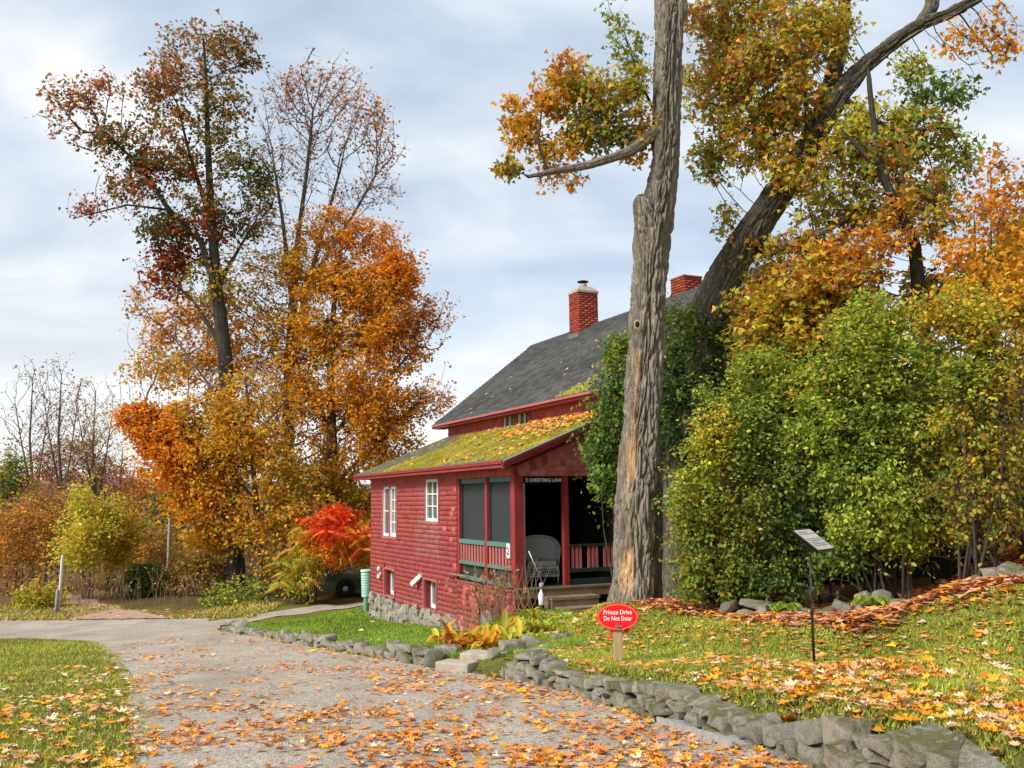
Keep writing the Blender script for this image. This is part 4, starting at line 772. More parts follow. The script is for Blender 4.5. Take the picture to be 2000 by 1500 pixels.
for a in [('thicket_shrub', 'yellow-green shrub glowing in the middle of the far left thicket', 175, 1035, 48, 80, 33, 'lime:2 yellow:3 gold', 210, 16),
 ('thicket_shrub', 'olive-yellow shrub right of the glowing yellow one', 225, 1060, 40, 75, 34.5, 'olive:3 gold:2 yellow', 150, 15),
 ('thicket_shrub', 'rusty orange shrub at the left edge behind the white post', 40, 1060, 62, 85, 36, 'rust:2 orange:2 olive brown', 190, 13),
 ('thicket_shrub', 'brown-orange shrub behind the glowing yellow shrub', 105, 1010, 60, 70, 39, 'rust:2 brown:2 gold olive', 170, 13),
 ('thicket_tree', 'rust-red small tree rising above the yellow thicket', 130, 915, 60, 65, 47, 'rust:3 pinkrust:2 brown', 150, 10),
 ('thicket_tree', 'dull pinkish-red small tree over the lane', 215, 960, 45, 65, 50, 'pinkrust:3 rust:2', 140, 11),
 ('thicket_tree', 'orange-brown small tree over the end of the lane', 275, 1000, 48, 80, 48, 'rust:2 orange:2 gold', 160, 12),
 ('thicket_tree', 'dark green small tree at the far left edge', 12, 935, 34, 55, 42, 'dark:2 olive:2', 110, 14),
 ('thicket_tree', 'deep green leafy tree behind the grey pole', 335, 1000, 34, 48, 43, 'dark:4 green:1', 130, 18),
 ('thicket_shrub', 'golden brown shrub beside the grey pole', 300, 1080, 45, 55, 40, 'gold:2 brown:2 rust', 130, 13),
 ('thicket_shrub', 'dark blue-green bush low beside the end of the lane', 285, 1135, 26, 32, 34, 'dark:3 green', 90, 16),
 ('thicket_shrub', 'brown-olive bush between the grey pole and the oak trunk', 385, 1120, 50, 52, 34.5, 'olive:2 brown:2 rust', 150, 14),
 ('thicket_shrub', 'leafy green ground plants at the foot of the oak', 470, 1180, 75, 16, 31, 'green:2 lime:2 olive', 130, 11),
 ('thicket_shrub', 'brown undergrowth behind the oak and maple trunks', 440, 1090, 70, 60, 40, 'brown:3 olive:2 rust', 170, 12),
 ('thicket_shrub', 'tawny undergrowth between maple trunks left of the sumac', 590, 1090, 60, 60, 40, 'brown:2 olive:3 gold', 170, 13),
 ('thicket_shrub', 'olive and gold thicket behind the sumac beside the house', 690, 1010, 60, 60, 41, 'olive:3 gold:2', 170, 14),
 ('thicket_shrub', 'yellow-green low weeds at the foot of the white post', 80, 1170, 45, 18, 30.5, 'lime:2 olive:2 gold', 90, 10)]:
    shrub(a[0], a[1], *a[2:10], a[10] if False else .12, 'tree' if 'tree' in a[0] else 'shrub', 6, None, slen=.65)
# a mass of wood closing the view behind
bl = [(x, y, 90, 55, 130, p, 15, dy) for x, y, p, dy in [(0, 1020, 'brown:3 rust:2 olive', 0), (110, 1070, 'brown:3 rust olive:2', 0), (220, 1060, 'rust:2 brown:3 pinkrust', 5), (330, 1070, 'brown:2 olive:2 rust', 0), (440, 1020, 'brown:3 olive:2', 2), (560, 1030, 'brown:3 olive:2 gold', 2), (680, 1060, 'olive:2 brown:2', 0), (60, 960, 'rust brown:3', 10), (260, 970, 'brown:3 pinkrust rust', 14), (400, 960, 'brown:2 rust', 8), (-120, 1000, 'brown:2 rust:2', 0), (760, 1040, 'olive brown', 0), (-250, 1030, 'brown rust', 0)]]
A, pals, L = blob_points(bl, 58); A[:, 1] += RNG.uniform(-6, 10, len(A)); q = sprays(A, nrm(RNG.normal(size=A.shape)), pals, L, 1.1, .30, 'rhomb', .3)
w_ = link('far_wood', npmesh('far_wood', q[0], q[1], M['leaf'], q[2])); tag(w_, 'mass of brown and rust woodland closing the view behind the lane', 'woodland', None, 'stuff')
mbt = MB()
for k in range(70):
    x = random.uniform(-60, 760); Yk = random.uniform(50, 66); b = at(x, 1075, Yk); b[2] = -2.2; mbt.tube([b, b+np.array([random.uniform(-.3, .3), 0, random.uniform(3, 5.5)])], [.08, .02], 5, False)
mbt.build('far_trunks', M['twig'], w_)
# ---------------------------------------------------------------- big foreground trunk
def bark_trunk(name, cen, rad, parent, b0, amp=.03, nang=150, dz=.035, wood=None, mat_='bark_big', flare=0, tint=1.0):
    cen = np.array(cen); rad = np.array(rad); seg = np.r_[0, np.cumsum(np.linalg.norm(np.diff(cen, axis=0), axis=1))]; n = int(seg[-1]/dz); q = np.linspace(0, seg[-1], n)
    c = np.stack([np.interp(q, seg, cen[:, k]) for k in range(3)], -1); r = np.interp(q, seg, rad)
    for _ in range(6): c[1:-1] = (c[:-2]+2*c[1:-1]+c[2:])/4; r[1:-1] = (r[:-2]+2*r[1:-1]+r[2:])/4
    d = nrm(np.gradient(c, axis=0)); a1 = nrm(np.cross(d, [0, 1., 0])); a2 = np.cross(d, a1)     # a1 ~ right or left, a2 ~ depth
    t = np.arange(nang)*2*math.pi/nang; T, Q = np.meshgrid(t, q); k = .42*np.clip(rad.max()/.4, .25, 1)
    P3 = np.stack([np.cos(T)*k*9, np.sin(T)*k*9, Q*1.1], -1).reshape(-1, 3)
    wv = (fbm(P3*.5+31, 3)-.5)*1.6; P3w = P3+wv[:, None]
    r1 = 1-np.abs(2*vnoise(P3w*np.array([1.3, 1.3, 2.3]))-1); r2 = 1-np.abs(2*vnoise(P3w*np.array([3.0, 3.0, 5.5])+17)-1); f3 = fbm(P3*np.array([3.5, 3.5, 4.5]), 3)
    dd = (-r1**5*1.7-r2**5*.9+(f3-.5)*.7).reshape(T.shape)*amp+(fbm(P3*.35, 2)-.5).reshape(T.shape)*amp*2.2
    col = tint*np.array([.28, .24, .195])*np.ones(T.shape+(3,)); tone = fbm(P3*np.array([.7, .7, .3])+5, 3).reshape(T.shape)[..., None]; col = col*(.6+.85*tone)+np.array([.10, .092, .08])*(f3.reshape(T.shape)[..., None]-.3)
    lich = np.clip((fbm(P3*np.array([.9, .9, .8])+50, 4)-.56)*6, 0, 1).reshape(T.shape)[..., None]; col = col*(1-.45*lich)+np.array([.34, .32, .20])*.45*lich
    if wood is not None:
        wm = wood(T, Q/seg[-1], P3); wm3 = wm[..., None]; dd = dd*(1-wm*.6)-wm*amp*.9; wc = np.array([.66, .42, .24])*(.65+.7*fbm(P3*np.array([3, 3, .6]), 3).reshape(T.shape)[..., None]); col = col*(1-wm3)+wc*wm3
    if flare: 
        z = np.clip(1-Q/1.1, 0, 1); dd = dd+z**2.2*flare*(.55+.6*np.cos(T*5+.6)+.2*np.cos(T*3))*.6
    R_ = r[:, None]*(1+.07*np.cos(2*T+1.1)+.04*np.cos(3*T+Q*.3))+dd
    V = c[:, None]+(a1[:, None]*np.cos(T)[..., None]+a2[:, None]*np.sin(T)[..., None])*R_[..., None]; i = np.arange(V.shape[0]*nang).reshape(-1, nang); j = np.roll(i, -1, 1)
    F = np.stack([i[:-1], j[:-1], j[1:], i[1:]], -1).reshape(-1, 4)
    return link(name, npmesh(name, V.reshape(-1, 3)-b0, F, M[mat_], col.reshape(-1, 3), True), parent)
m, nt, b_, o_ = newmat('furrowed_bark'); a_ = nd(nt, 'ShaderNodeAttribute', attribute_name='col'); gp = geo_pos(nt); f1 = noise(nt, 11, 7, .7, gp, .8, (2.2, 2.2, .4)); f2 = noise(nt, 60, 5, .7, gp, 0, (1, 1, .4))
c_ = mixc(nt, 1, a_.outputs['Color'], ramp(nt, f1, [(.32, (.42, .40, .38)), (.5, (.95,)*3), (.68, (1.5, 1.48, 1.45))]), 'MULTIPLY'); c_ = mixc(nt, 1, c_, ramp(nt, f2, [(.3, (.7,)*3), (.7, (1.25,)*3)]), 'MULTIPLY')
nt.links.new(c_, b_.inputs['Base Color']); b_.inputs['Roughness'].default_value = .95; b_.inputs['Specular IOR Level'].default_value = .1; ad = nd(nt, 'ShaderNodeMath', operation='ADD'); nt.links.new(f1, ad.inputs[0]); nt.links.new(f2, ad.inputs[1]); bump(nt, b_, ad.outputs[0], 1.0, .045); M['bark_big'] = m
Yt = 14.5; sc = Yt/FPX
spec = [(1236, 1185, 47), (1238, 1150, 45), (1240, 1080, 41), (1241, 1000, 40), (1250, 850, 36), (1258, 750, 36), (1264, 680, 37.5), (1268, 600, 37), (1274, 500, 37.5), (1281, 440, 39), (1291, 390, 34), (1299, 340, 30.5), (1302, 300, 30), (1305, 200, 30), (1307, 100, 30), (1311, 0, 31), (1313, -60, 33), (1316, -140, 25), (1320, -220, 18)]
cen = [at(x, y, Yt) for x, y, w in spec]; rad = [w*sc for x, y, w in spec]; b0 = cen[0].copy()
big = empty('old_maple_tree', tuple(b0), 0, 'thick scarred grey trunk with broken stub and one limb, in front of the porch', 'tree')
def woodmask(T, q, P3):
    n_ = fbm(P3*np.array([.9, .9, .35])+77, 4).reshape(T.shape); a = np.abs((T-(3.9 if False else WANG)+math.pi) % (2*math.pi)-math.pi)
    w = .24+.24*np.sin(q*41); zz = np.clip((q-.012)*60, 0, 1)*np.clip((.335-q)*30, 0, 1); return np.clip((w-a+(n_-.5)*1.7)*4, 0, 1)*zz
WANG = .8
tr = bark_trunk('trunk', cen, rad, big, b0, .055, 180, .03, woodmask, flare=.03)
# broken stub, knob, knothole, second stem
st = [at(1272, 500, Yt-.05), at(1266, 450, Yt-.1), at(1256, 415, Yt-.14), at(1252, 396, Yt-.16), at(1250, 382, Yt-.16), at(1250, 380, Yt-.16)]; bark_trunk('broken_stub', st, [.20, .20, .18, .15, .10, .02], big, b0, .045, 80, .02)
kn = [at(1322, 40, Yt-.05), at(1330, 18, Yt-.1), at(1335, 2, Yt-.1), at(1336, -4, Yt-.1)]; bark_trunk('knob', kn, [.12, .13, .10, .02], big, b0, .015, 40, .02)
hp = at(1245, 634, Yt-.30); k_ = MB().lathe([(.012, -.005), (.05, -.004), (.052, .012), (.036, .02), (.034, .004)], 18); o = k_.build('knothole_rim', M['post'], big, True); o.location = tuple(hp-b0); o.rotation_euler = (R(90), 0, R(-8)); o.scale = (1, 1.5, 1)
k_ = MB().lathe([(.034, .0), (.034, .012)], 16); o = k_.build('knothole', M['porch'], big, True); o.location = tuple(hp-b0+np.array([0, -.004, 0])); o.rotation_euler = (R(90), 0, R(-8)); o.scale = (1, 1.5, 1)
s2 = [at(1266, 1180, Yt+.28), at(1270, 1100, Yt+.3), at(1274, 1000, Yt+.3), at(1276, 900, Yt+.25), at(1274, 820, Yt+.1)]; bark_trunk('side_stem', s2, [.24, .20, .17, .14, .1], big, b0, .025, 90, .03)
lb = line(Yt, (1290, 252, 0), (1262, 272, -.1), (1228, 298, -.3), (1190, 310, -.4), (1150, 322, -.5), (1110, 330, -.5), (1070, 337, -.5), (1032, 345, -.5)); bark_trunk('limb', lb, [.14, .105, .085, .075, .065, .058, .05, .03], big, b0, .010, 40, .03)
A, pals, L = blob_points([(1150, 195, 85, 60, 110, 'gold:2 olive:2 green:2 rust', 13), (1170, 255, 75, 45, 90, 'olive:2 oakg:3 green:1 gold', 14), (1080, 180, 52, 45, 65, 'orange:2 gold:2 olive rust', 11), (1105, 135, 40, 35, 30, 'rust:2 orange gold', 9), (1015, 255, 45, 42, 50, 'gold:2 orange:2 olive', 11), (1000, 205, 25, 22, 12, 'gold orange', 8), (990, 325, 32, 22, 24, 'oakg gold olive', 11), (1085, 300, 60, 30, 42, 'gold:2 orange olive', 10), (1090, 350, 50, 22, 18, 'orange gold rust', 7), (1235, 170, 40, 60, 55, 'olive:2 green gold', 10), (1225, 90, 45, 45, 28, 'olive green:2', 6), (1205, 30, 30, 40, 16, 'green olive', 5), (1250, 250, 30, 50, 30, 'gold olive orange', 9), (1240, 300, 30, 35, 14, 'gold olive', 6)], Yt, 3)
T = [(lb, .06, .03, 0), (line(Yt, (1190, 310, -.4), (1170, 260, -.4), (1150, 200, -.3)), .03, .012, 1), (line(Yt, (1070, 337, -.5), (1050, 280, -.4), (1060, 200, -.3)), .02, .01, 1), (line(Yt, (1290, 240, .1), (1250, 160, .3), (1225, 80, .4)), .03, .01, 1)]
N, par, rd, ntr, ow = colonize(T, A, .16, .18, .2); V, F = skeleton_mesh(N, par, rd, ntr, .005, 2.4, A, ow); link('twigs', npmesh('twigs', V-b0, F, M['bark_dark'], None, True), big)
q = sprays(A, nrm(A-N[ow]+RNG.normal(0, .1, A.shape)), pals, L*.42, .22, .082, 'star', .4, .5, .22, .55, A-N[ow]); link('crown', npmesh('crown', q[0]-b0, q[1], M['leaf'], q[2]), big)
# ---------------------------------------------------------------- leaning maple behind
Yl = 15.5
sp_ = [(1352, 720, 60, .6), (1372, 640, 52, .5), (1400, 575, 46, .4), (1440, 500, 42, .3), (1490, 425, 39, .1), (1530, 365, 36, -.1), (1572, 300, 33, -.3), (1605, 240, 31, -.4), (1640, 185, 27, -.5), (1690, 130, 22, -.6), (1750, 80, 19, -.7), (1800, 48, 18, -.8), (1850, 30, 16, -.9), (1905, 0, 14, -1), (1960, -50, 11, -1)]
cen = [at(x, y, Yl+d) for x, y, w, d in sp_]; rad = [w*.82*Yl/FPX for x, y, w, d in sp_]; g0 = cen[0]+np.array([-.35, .2, -1.6]); g0[2] = H1(g0[0], g0[1])-.1; cen = [g0]+cen; rad = [.62]+rad; b0 = g0.copy()
lean = empty('leaning_maple_tree', tuple(b0), 0, 'leaning maple with dark limbs and yellow-green leaves over the house roof', 'tree')
bark_trunk('trunk', cen, rad, lean, b0, .045, 130, .035, tint=.62)
u1_ = line(Yl, (1590, 265, -.35), (1622, 170, -.1), (1645, 80, .1), (1650, -10, .2), (1660, -120, .3)); bark_trunk('limb', u1_, [.17, .15, .13, .10, .05], lean, b0, .02, 70, .04, tint=.35)
u2_ = line(Yl, (1800, 48, -.8), (1822, 10, -.7), (1818, -40, -.6), (1825, -110, -.5)); bark_trunk('limb', u2_, [.13, .12, .10, .04], lean, b0, .015, 50, .04, tint=.4)
u3_ = line(Yl, (1500, 492, .1), (1560, 472, -.3), (1610, 450, -.5), (1640, 440, -.6)); bark_trunk('limb', u3_, [.10, .085, .07, .02], lean, b0, .01, 40, .04)
LB = [(1400, 60, 60, 80, 95, 'olive:2 gold:2 rust:1 green', 11, .5), (1380, 170, 60, 90, 110, 'olive:3 gold:1 green:1 rust', 11, .5), (1390, 300, 50, 70, 70, 'olive:2 green:2 gold', 10, .3), (1420, 430, 30, 50, 24, 'olive green gold', 7, .2), (1470, 30, 80, 60, 100, 'gold:1 olive:3 green:1 rust:1', 12), (1480, 140, 90, 80, 170, 'olive:3 gold:1 green:1 rust:2', 13, -.3), (1480, 260, 85, 70, 150, 'olive:3 rust:1 gold:1 green', 13, -.2), (1550, 70, 75, 70, 130, 'gold:1 olive:3 green:1 orange', 13, -.5), (1545, 185, 75, 60, 120, 'olive:3 rust:2 gold green', 14, -.6), (1545, 330, 60, 50, 50, 'olive:2 gold:2 rust lime', 12, -.5), (1610, 60, 60, 70, 70, 'yellow:2 olive:3 gold', 12, -.4), (1640, 280, 75, 60, 80, 'olive:2 lime:2 gold', 12, -.5), (1700, 235, 70, 45, 60, 'lime:2 yellow:2 olive', 11, -.5), (1630, 390, 85, 55, 80, 'olive:3 gold:1 green:1 lime', 12, -.3), (1720, 330, 80, 60, 110, 'olive:3 gold:1 green:1 rust', 12, -.3), (1790, 260, 70, 60, 90, 'olive:2 green:2 rust', 11, -.4), (1800, 380, 75, 50, 90, 'olive:3 rust:2 green', 11, -.4), (1830, 180, 75, 45, 60, 'green:3 dark:2', 9, -.4), (1870, 300, 45, 70, 50, 'green:2 olive:2', 9, -.4), (1700, 430, 70, 45, 70, 'olive:2 gold rust', 11), (1500, 520, 55, 60, 60, 'olive:3 gold rust', 11, .2), (1580, 490, 75, 50, 80, 'rust:2 gold:2 olive:2', 11), (1950, 70, 60, 60, 50, 'orange:2 pinkrust gold', 6, -.8), (1870, 80, 50, 40, 26, 'orange gold', 6, -.8), (1780, 130, 50, 30, 26, 'lime olive', 8, -.5), (1560, -40, 140, 40, 120, 'gold:2 olive:2', 11), (1350, 20, 40, 50, 30, 'olive gold rust', 8)]
A, pals, L = blob_points([(*b[:4], int(b[4]*2.75), *b[5:]) for b in LB], Yl-.2, 1, 1.5)
T = [(cen[3:], .18, .06, 0), (u1_, .14, .05, 1), (u2_, .1, .04, 1), (u3_, .07, .02, 1), (line(Yl, (1530, 365, -.1), (1480, 260, .1), (1440, 140, .3), (1410, 50, .4)), .07, .02, 1), (line(Yl, (1640, 185, -.5), (1700, 230, -.8), (1760, 260, -.9), (1830, 250, -.9)), .05, .02, 1)]
N, par, rd, ntr, ow = colonize(T, A, .20, .22, .2); V, F = skeleton_mesh(N, par, rd, ntr, .006, 2.4, A, ow); link('branches', npmesh('branches', V-b0, F, M['bark_dark'], None, True), lean)
q = sprays(A, nrm(A-N[ow]+RNG.normal(0, .1, A.shape)), pals, L*.42, .26, .088, 'star', .35, .6, .22, .55, A-N[ow]); link('crown', npmesh('crown', q[0]-b0, q[1], M['leaf'], q[2]), lean)
# slim dark tree further right
Yd = 14.0; sp3 = [(1800, 640, 26, .2), (1795, 560, 22, .2), (1785, 470, 19, .1), (1750, 400, 15, 0), (1718, 330, 12, 0), (1708, 250, 9, 0), (1700, 190, 5, 0), (1697, 150, 2, 0), (1696, 130, .5, 0)]
cen = [at(x, y, Yd+d) for x, y, w, d in sp3]; rad = [w*.62*Yd/FPX for x, y, w, d in sp3]; g0 = cen[0]+np.array([.1, .1, -1.]); g0[2] = H1(g0[0], g0[1])-.1; cen = [g0]+cen; rad = [.16]+rad
slim = empty('slim_tree', tuple(g0), 0, 'slim dark crooked tree rising from the right-hand bushes', 'tree'); M['bark_big2'] = m_bark('wet_bark', (.010, .008, .007), (.03, .025, .02), (.07, .06, .05)); bark_trunk('trunk', cen, rad, slim, g0, .012, 60, .04, None, 'bark_big2')
A, pals, L = blob_points([(1700, 480, 80, 40, 50, 'orange:2 rust:2 gold', 8), (1760, 430, 60, 60, 50, 'rust:2 olive orange', 8), (1840, 440, 55, 50, 40, 'green olive rust', 8), (1730, 300, 60, 50, 34, 'rust olive green', 8), (1660, 540, 70, 40, 60, 'rust:2 gold olive', 10)], Yd, 2.6)
T = [(cen[1:], .08, .04, 0), (line(Yd, (1718, 330), (1660, 270, .2), (1640, 250, .2)), .05, .02, 1), (line(Yd, (1785, 470, .1), (1840, 420), (1860, 360)), .03, .01, 1)]
N, par, rd, ntr, ow = colonize(T, A, .2, .26, .2); V, F = skeleton_mesh(N, par, rd, ntr, .005, 2.4, A, ow); link('branches', npmesh('branches', V-g0, F, M['bark_dark'], None, True), slim); q = sprays(A, nrm(A-N[ow]), pals, L*.5, .24, .085, 'star', .35, .5, .22, .55, A-N[ow]); link('crown', npmesh('crown', q[0]-g0, q[1], M['leaf'], q[2]), slim)
# ---------------------------------------------------------------- bushes on the right
def bush(name, label, px, Y, blobs, leaf, tpl='oval', stems=8, slen=.22, cat='bush', jit=.3, up=.6, fill=.55, sh=300):
    gx_ = at(px, 1100, Y)[0]; T = []
    for k in range(stems):
        b = random.choice(blobs); e = at(b[0]+random.uniform(-.4, .4)*b[2], b[1], Y+(b[7] if len(b) > 7 else 0)+random.uniform(-.3, .3)); q = np.array([gx_+random.uniform(-.5, .5)+.25*(e[0]-gx_), Y+random.uniform(-.3, .4), 0]); q[2] = H1(q[0], q[1])-.05
        T.append(([q, q*.45+e*.55+RNG.normal(0, .1, 3), e], .022, .008, 0))
    bb = [(*b[:4], int(b[4]*fill), *b[5:]) for b in blobs]
    return grow_tree(name, label, cat, T, bb, Y, leaf, tpl, .16, .18, slen, .0035, 'twig', up, None, .15, 'stems', keep=lambda A: A[:, 2] > H(A[:, 0], A[:, 1])+.06, jit=jit, droop=.35, am=2.8, lmul=1.7, shoots=sh)
bush('bush', 'dark green bush behind the thick trunk against the cottage roof', 1290, 16.0, [(1375, 745, 80, 85, 260, 'dark:4 green:2', 18), (1330, 655, 60, 60, 130, 'green:3 dark:2 olive', 13), (1400, 660, 60, 50, 90, 'dark:3 green', 14), (1200, 800, 48, 70, 170, 'green:3 dark:3', 16), (1180, 880, 34, 60, 120, 'green:3 dark:3', 16), (1215, 700, 30, 60, 80, 'green:3 olive dark', 13), (1330, 850, 70, 70, 150, 'dark:4', 16), (1190, 940, 34, 38, 50, 'green:2 dark', 11, -.3), (1290, 760, 50, 80, 120, 'dark:4 green', 15)], .072, slen=.24)
bush('bush', 'broad green and yellowish bush right of the thick trunk', 1430, 13.6, [(1440, 800, 90, 70, 200, 'green:3 lime:2 dark', 16, .3), (1370, 900, 60, 60, 150, 'green:2 lime:2 yellow olive', 16), (1480, 900, 90, 80, 230, 'green:3 dark:2 lime', 16), (1350, 990, 50, 60, 130, 'olive:2 green:3 lime', 16), (1430, 1000, 80, 70, 210, 'green:3 olive:2 dark', 16), (1380, 1085, 70, 60, 170, 'olive:2 green:3 dark', 16), (1470, 1090, 80, 55, 190, 'green:3 dark:2 olive', 16), (1540, 1010, 60, 80, 160, 'green:2 dark:3', 16, .2), (1550, 1100, 55, 45, 110, 'dark:3 green', 15, .2), (1400, 1140, 90, 30, 130, 'green:2 olive dark', 14), (1520, 1140, 80, 28, 110, 'dark:2 green', 14), (1400, 840, 50, 50, 70, 'yellow:2 lime:2 gold', 10, -.2), (1540, 840, 60, 60, 120, 'green:2 dark:2', 15, .3), (1560, 770, 75, 60, 120, 'green:2 lime olive', 14, .2), (1590, 930, 55, 70, 110, 'green:2 lime:1 dark', 14, -.2), (1500, 730, 75, 50, 100, 'green:2 lime:2', 14, .2)], .058, stems=14)
bush('bush', 'tall bright lime-green bush behind the reading panel', 1740, 12.8, [(1700, 640, 85, 60, 180, 'lime:3 green:2 yellow', 15), (1660, 730, 75, 60, 170, 'lime:2 green:3 olive', 15), (1760, 720, 90, 70, 220, 'lime:3 green:3', 16), (1620, 830, 60, 55, 120, 'green:3 lime:2', 15), (1580, 860, 60, 60, 90, 'green:2 lime:2', 14, .3), (1600, 760, 60, 50, 90, 'lime:2 green:2 gold', 14, .3), (1700, 840, 85, 70, 210, 'lime:2 green:3 dark', 16), (1800, 830, 80, 70, 190, 'lime:2 green:3 olive', 15), (1660, 940, 70, 60, 160, 'lime:2 green:3 dark', 15), (1740, 960, 75, 65, 160, 'lime:3 green:2', 14, -.3), (1680, 1030, 70, 40, 100, 'lime:2 green:2', 12, -.3), (1820, 940, 60, 60, 90, 'green:2 olive:2', 12), (1760, 1040, 60, 45, 80, 'lime:2 green', 12, -.2), (1640, 1080, 60, 35, 90, 'green:2 dark', 13), (1830, 1030, 60, 45, 70, 'green olive:2', 11)], .062, stems=16)
bush('bush', 'olive and amber bush at the right edge above the old wall', 1930, 12.0, [(1900, 640, 80, 60, 150, 'lime:2 olive:2 gold', 13), (1960, 720, 55, 90, 170, 'olive:3 lime gold', 13), (1870, 740, 70, 60, 130, 'green:2 lime:2 olive', 14), (1900, 850, 80, 70, 170, 'olive:3 green:2 gold', 14), (1970, 880, 45, 90, 130, 'olive:3 brown green', 12), (1900, 950, 70, 55, 110, 'olive:2 green brown', 11), (1930, 1010, 70, 50, 80, 'olive:2 green brown', 10), (1830, 610, 60, 40, 70, 'lime gold olive', 12), (1990, 600, 40, 60, 70, 'gold:2 olive', 11)], .062, stems=14)
bush('maple_sapling', 'orange and yellow maple saplings against the sky at the right edge', 1950, 13.6, [(1920, 420, 45, 70, 55, 'orange:3 pinkrust gold', 7), (1970, 400, 40, 80, 50, 'orange:2 gold:2 pinkrust', 7), (1960, 500, 60, 55, 80, 'gold:3 orange:2 yellow', 9), (1880, 500, 40, 50, 40, 'orange:2 gold', 8), (1900, 570, 60, 40, 70, 'yellow:2 gold:2 orange', 9), (1980, 570, 40, 40, 55, 'gold:2 orange:2', 9), (1945, 330, 40, 40, 18, 'pinkrust orange', 5)], .085, 'star', 9, .42, 'sapling', .25, .5, .55, 25)
bush('bush', 'amber and olive leaved bush under the leaning trunk', 1560, 14.6, [(1500, 610, 70, 55, 110, 'rust olive:3 gold:2 lime', 12), (1580, 580, 75, 50, 110, 'rust:1 gold:2 olive:2 lime', 12), (1560, 660, 80, 60, 130, 'olive:3 gold:2 lime', 12), (1480, 700, 50, 50, 80, 'olive:2 gold green', 12), (1640, 600, 60, 50, 70, 'rust gold green lime', 11), (1580, 750, 70, 60, 130, 'green:2 olive:2 gold', 13), (1640, 520, 70, 40, 70, 'gold:2 rust:2 lime', 10), (1500, 770, 60, 50, 90, 'gold green:2 olive', 12)], .10, 'star', 10, .26)
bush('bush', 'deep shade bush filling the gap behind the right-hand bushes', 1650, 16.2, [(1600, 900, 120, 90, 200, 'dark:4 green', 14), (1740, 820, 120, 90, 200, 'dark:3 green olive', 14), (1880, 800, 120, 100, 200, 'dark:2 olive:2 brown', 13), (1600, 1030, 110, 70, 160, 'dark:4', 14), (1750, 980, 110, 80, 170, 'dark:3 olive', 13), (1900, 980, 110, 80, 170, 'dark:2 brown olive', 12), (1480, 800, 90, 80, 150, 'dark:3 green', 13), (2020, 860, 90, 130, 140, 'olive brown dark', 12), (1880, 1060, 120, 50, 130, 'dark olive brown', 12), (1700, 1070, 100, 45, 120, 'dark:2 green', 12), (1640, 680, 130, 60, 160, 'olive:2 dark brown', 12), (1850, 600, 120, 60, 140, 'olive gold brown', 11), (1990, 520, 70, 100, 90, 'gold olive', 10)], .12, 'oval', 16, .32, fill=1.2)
# ---------------------------------------------------------------- dry-stone walls
def along(poly, s):
    d = np.r_[0, np.cumsum(np.linalg.norm(np.diff(poly, axis=0), axis=1))]; s = np.clip(s, 0, d[-1]-1e-6); i = np.searchsorted(d, s, side='right')-1; t = (s-d[i])/(d[i+1]-d[i]); p = poly[i]*(1-t)+poly[i+1]*t; g = nrm(poly[i+1]-poly[i]); return p, math.atan2(g[1], g[0])
def plen(poly): return np.linalg.norm(np.diff(poly, axis=0), axis=1).sum()
def dry_wall(name, label, poly, hfun, wr, hr, zfun=None, side=0, tilt=.16, dep=.30):
    poly = np.array(poly, float); p0 = poly[0]; root = empty(name, (p0[0], p0[1], float(base(p0[1]))), 0, label, 'stone wall'); L = plen(poly); org = np.array([p0[0], p0[1], float(base(p0[1]))])
    prof = np.zeros(int(L/.02)+2); tg = np.array([hfun(i*.02) for i in range(len(prof))])
    for cols in range(330):      # always lay the next stone where the wall is lowest
        gap = tg-prof; i0 = int(np.argmax(gap+RNG.uniform(0, .03, len(gap))))
        if gap[i0] < .045: break
        while i0 > 0 and abs(prof[i0-1]-prof[i0]) < .035: i0 -= 1
        i1 = i0
        while i1 < len(prof)-1 and abs(prof[i1+1]-prof[i0]) < .035: i1 += 1
        span = (i1-i0+1)*.02; w = random.uniform(*wr); big_ = random.random() < .2; h = random.uniform(*hr)*(1.5 if big_ else 1)
        if span < w*1.55: w = span
        i1 = i0+max(1, int(w/.02)); z0 = prof[i0]; g_ = gap[i0:i1+1].max(); h = min(h, max(.06, g_+.07))
        if w < .07: prof[i0:i1+1] += .06; continue
        p, a = along(poly, i0*.02+w/2); zb = (base(p[1]) if zfun is None else zfun(p[0], p[1]))+z0; n2 = np.array([-math.sin(a), math.cos(a)]); q = np.array([p[0], p[1]])+n2*(z0*.22+random.uniform(-.03, .03)+side)
        stone(root, (q[0]-org[0], q[1]-org[1], zb+h/2-.012-org[2]), (w*1.05, dep*random.uniform(.8, 1.25), h*1.12), (random.uniform(-tilt, tilt)*.6, random.uniform(-tilt, tilt), a+random.uniform(-.2, .2)))
        prof[i0:i1+1] = z0+h*.95
    return root, org
near = WALL[8:17]
wallN, oN = dry_wall('stone_wall', 'low mossy dry-stone wall holding up the leafy lawn beside the drive', near, lambda s: .225+.06*math.sin(s*2.3), (.09, .28), (.05, .12))
def wstone(px, py, Y, sx, sy, sz, rz_=0, tx=0, ty=0):
    p = at(px, py, Y); stone(wallN, tuple(p-oN-np.array([0, 0, .02])), (sx*.85, sy*.85, sz*.85), (tx, ty, rz_))
wstone(1528, 1377, 6.75, .30, .26, .16, -.9, .05, .12); wstone(1655, 1452, 5.55, .17, .22, .27, -.9, .05, -.03); wstone(1455, 1402, 6.75, .34, .25, .16, -1.0, 0, .12); wstone(1600, 1450, 5.85, .33, .25, .22, -.95, 0, .1); wstone(1790, 1475, 5.0, .24, .25, .21, -.8, .1, .35)
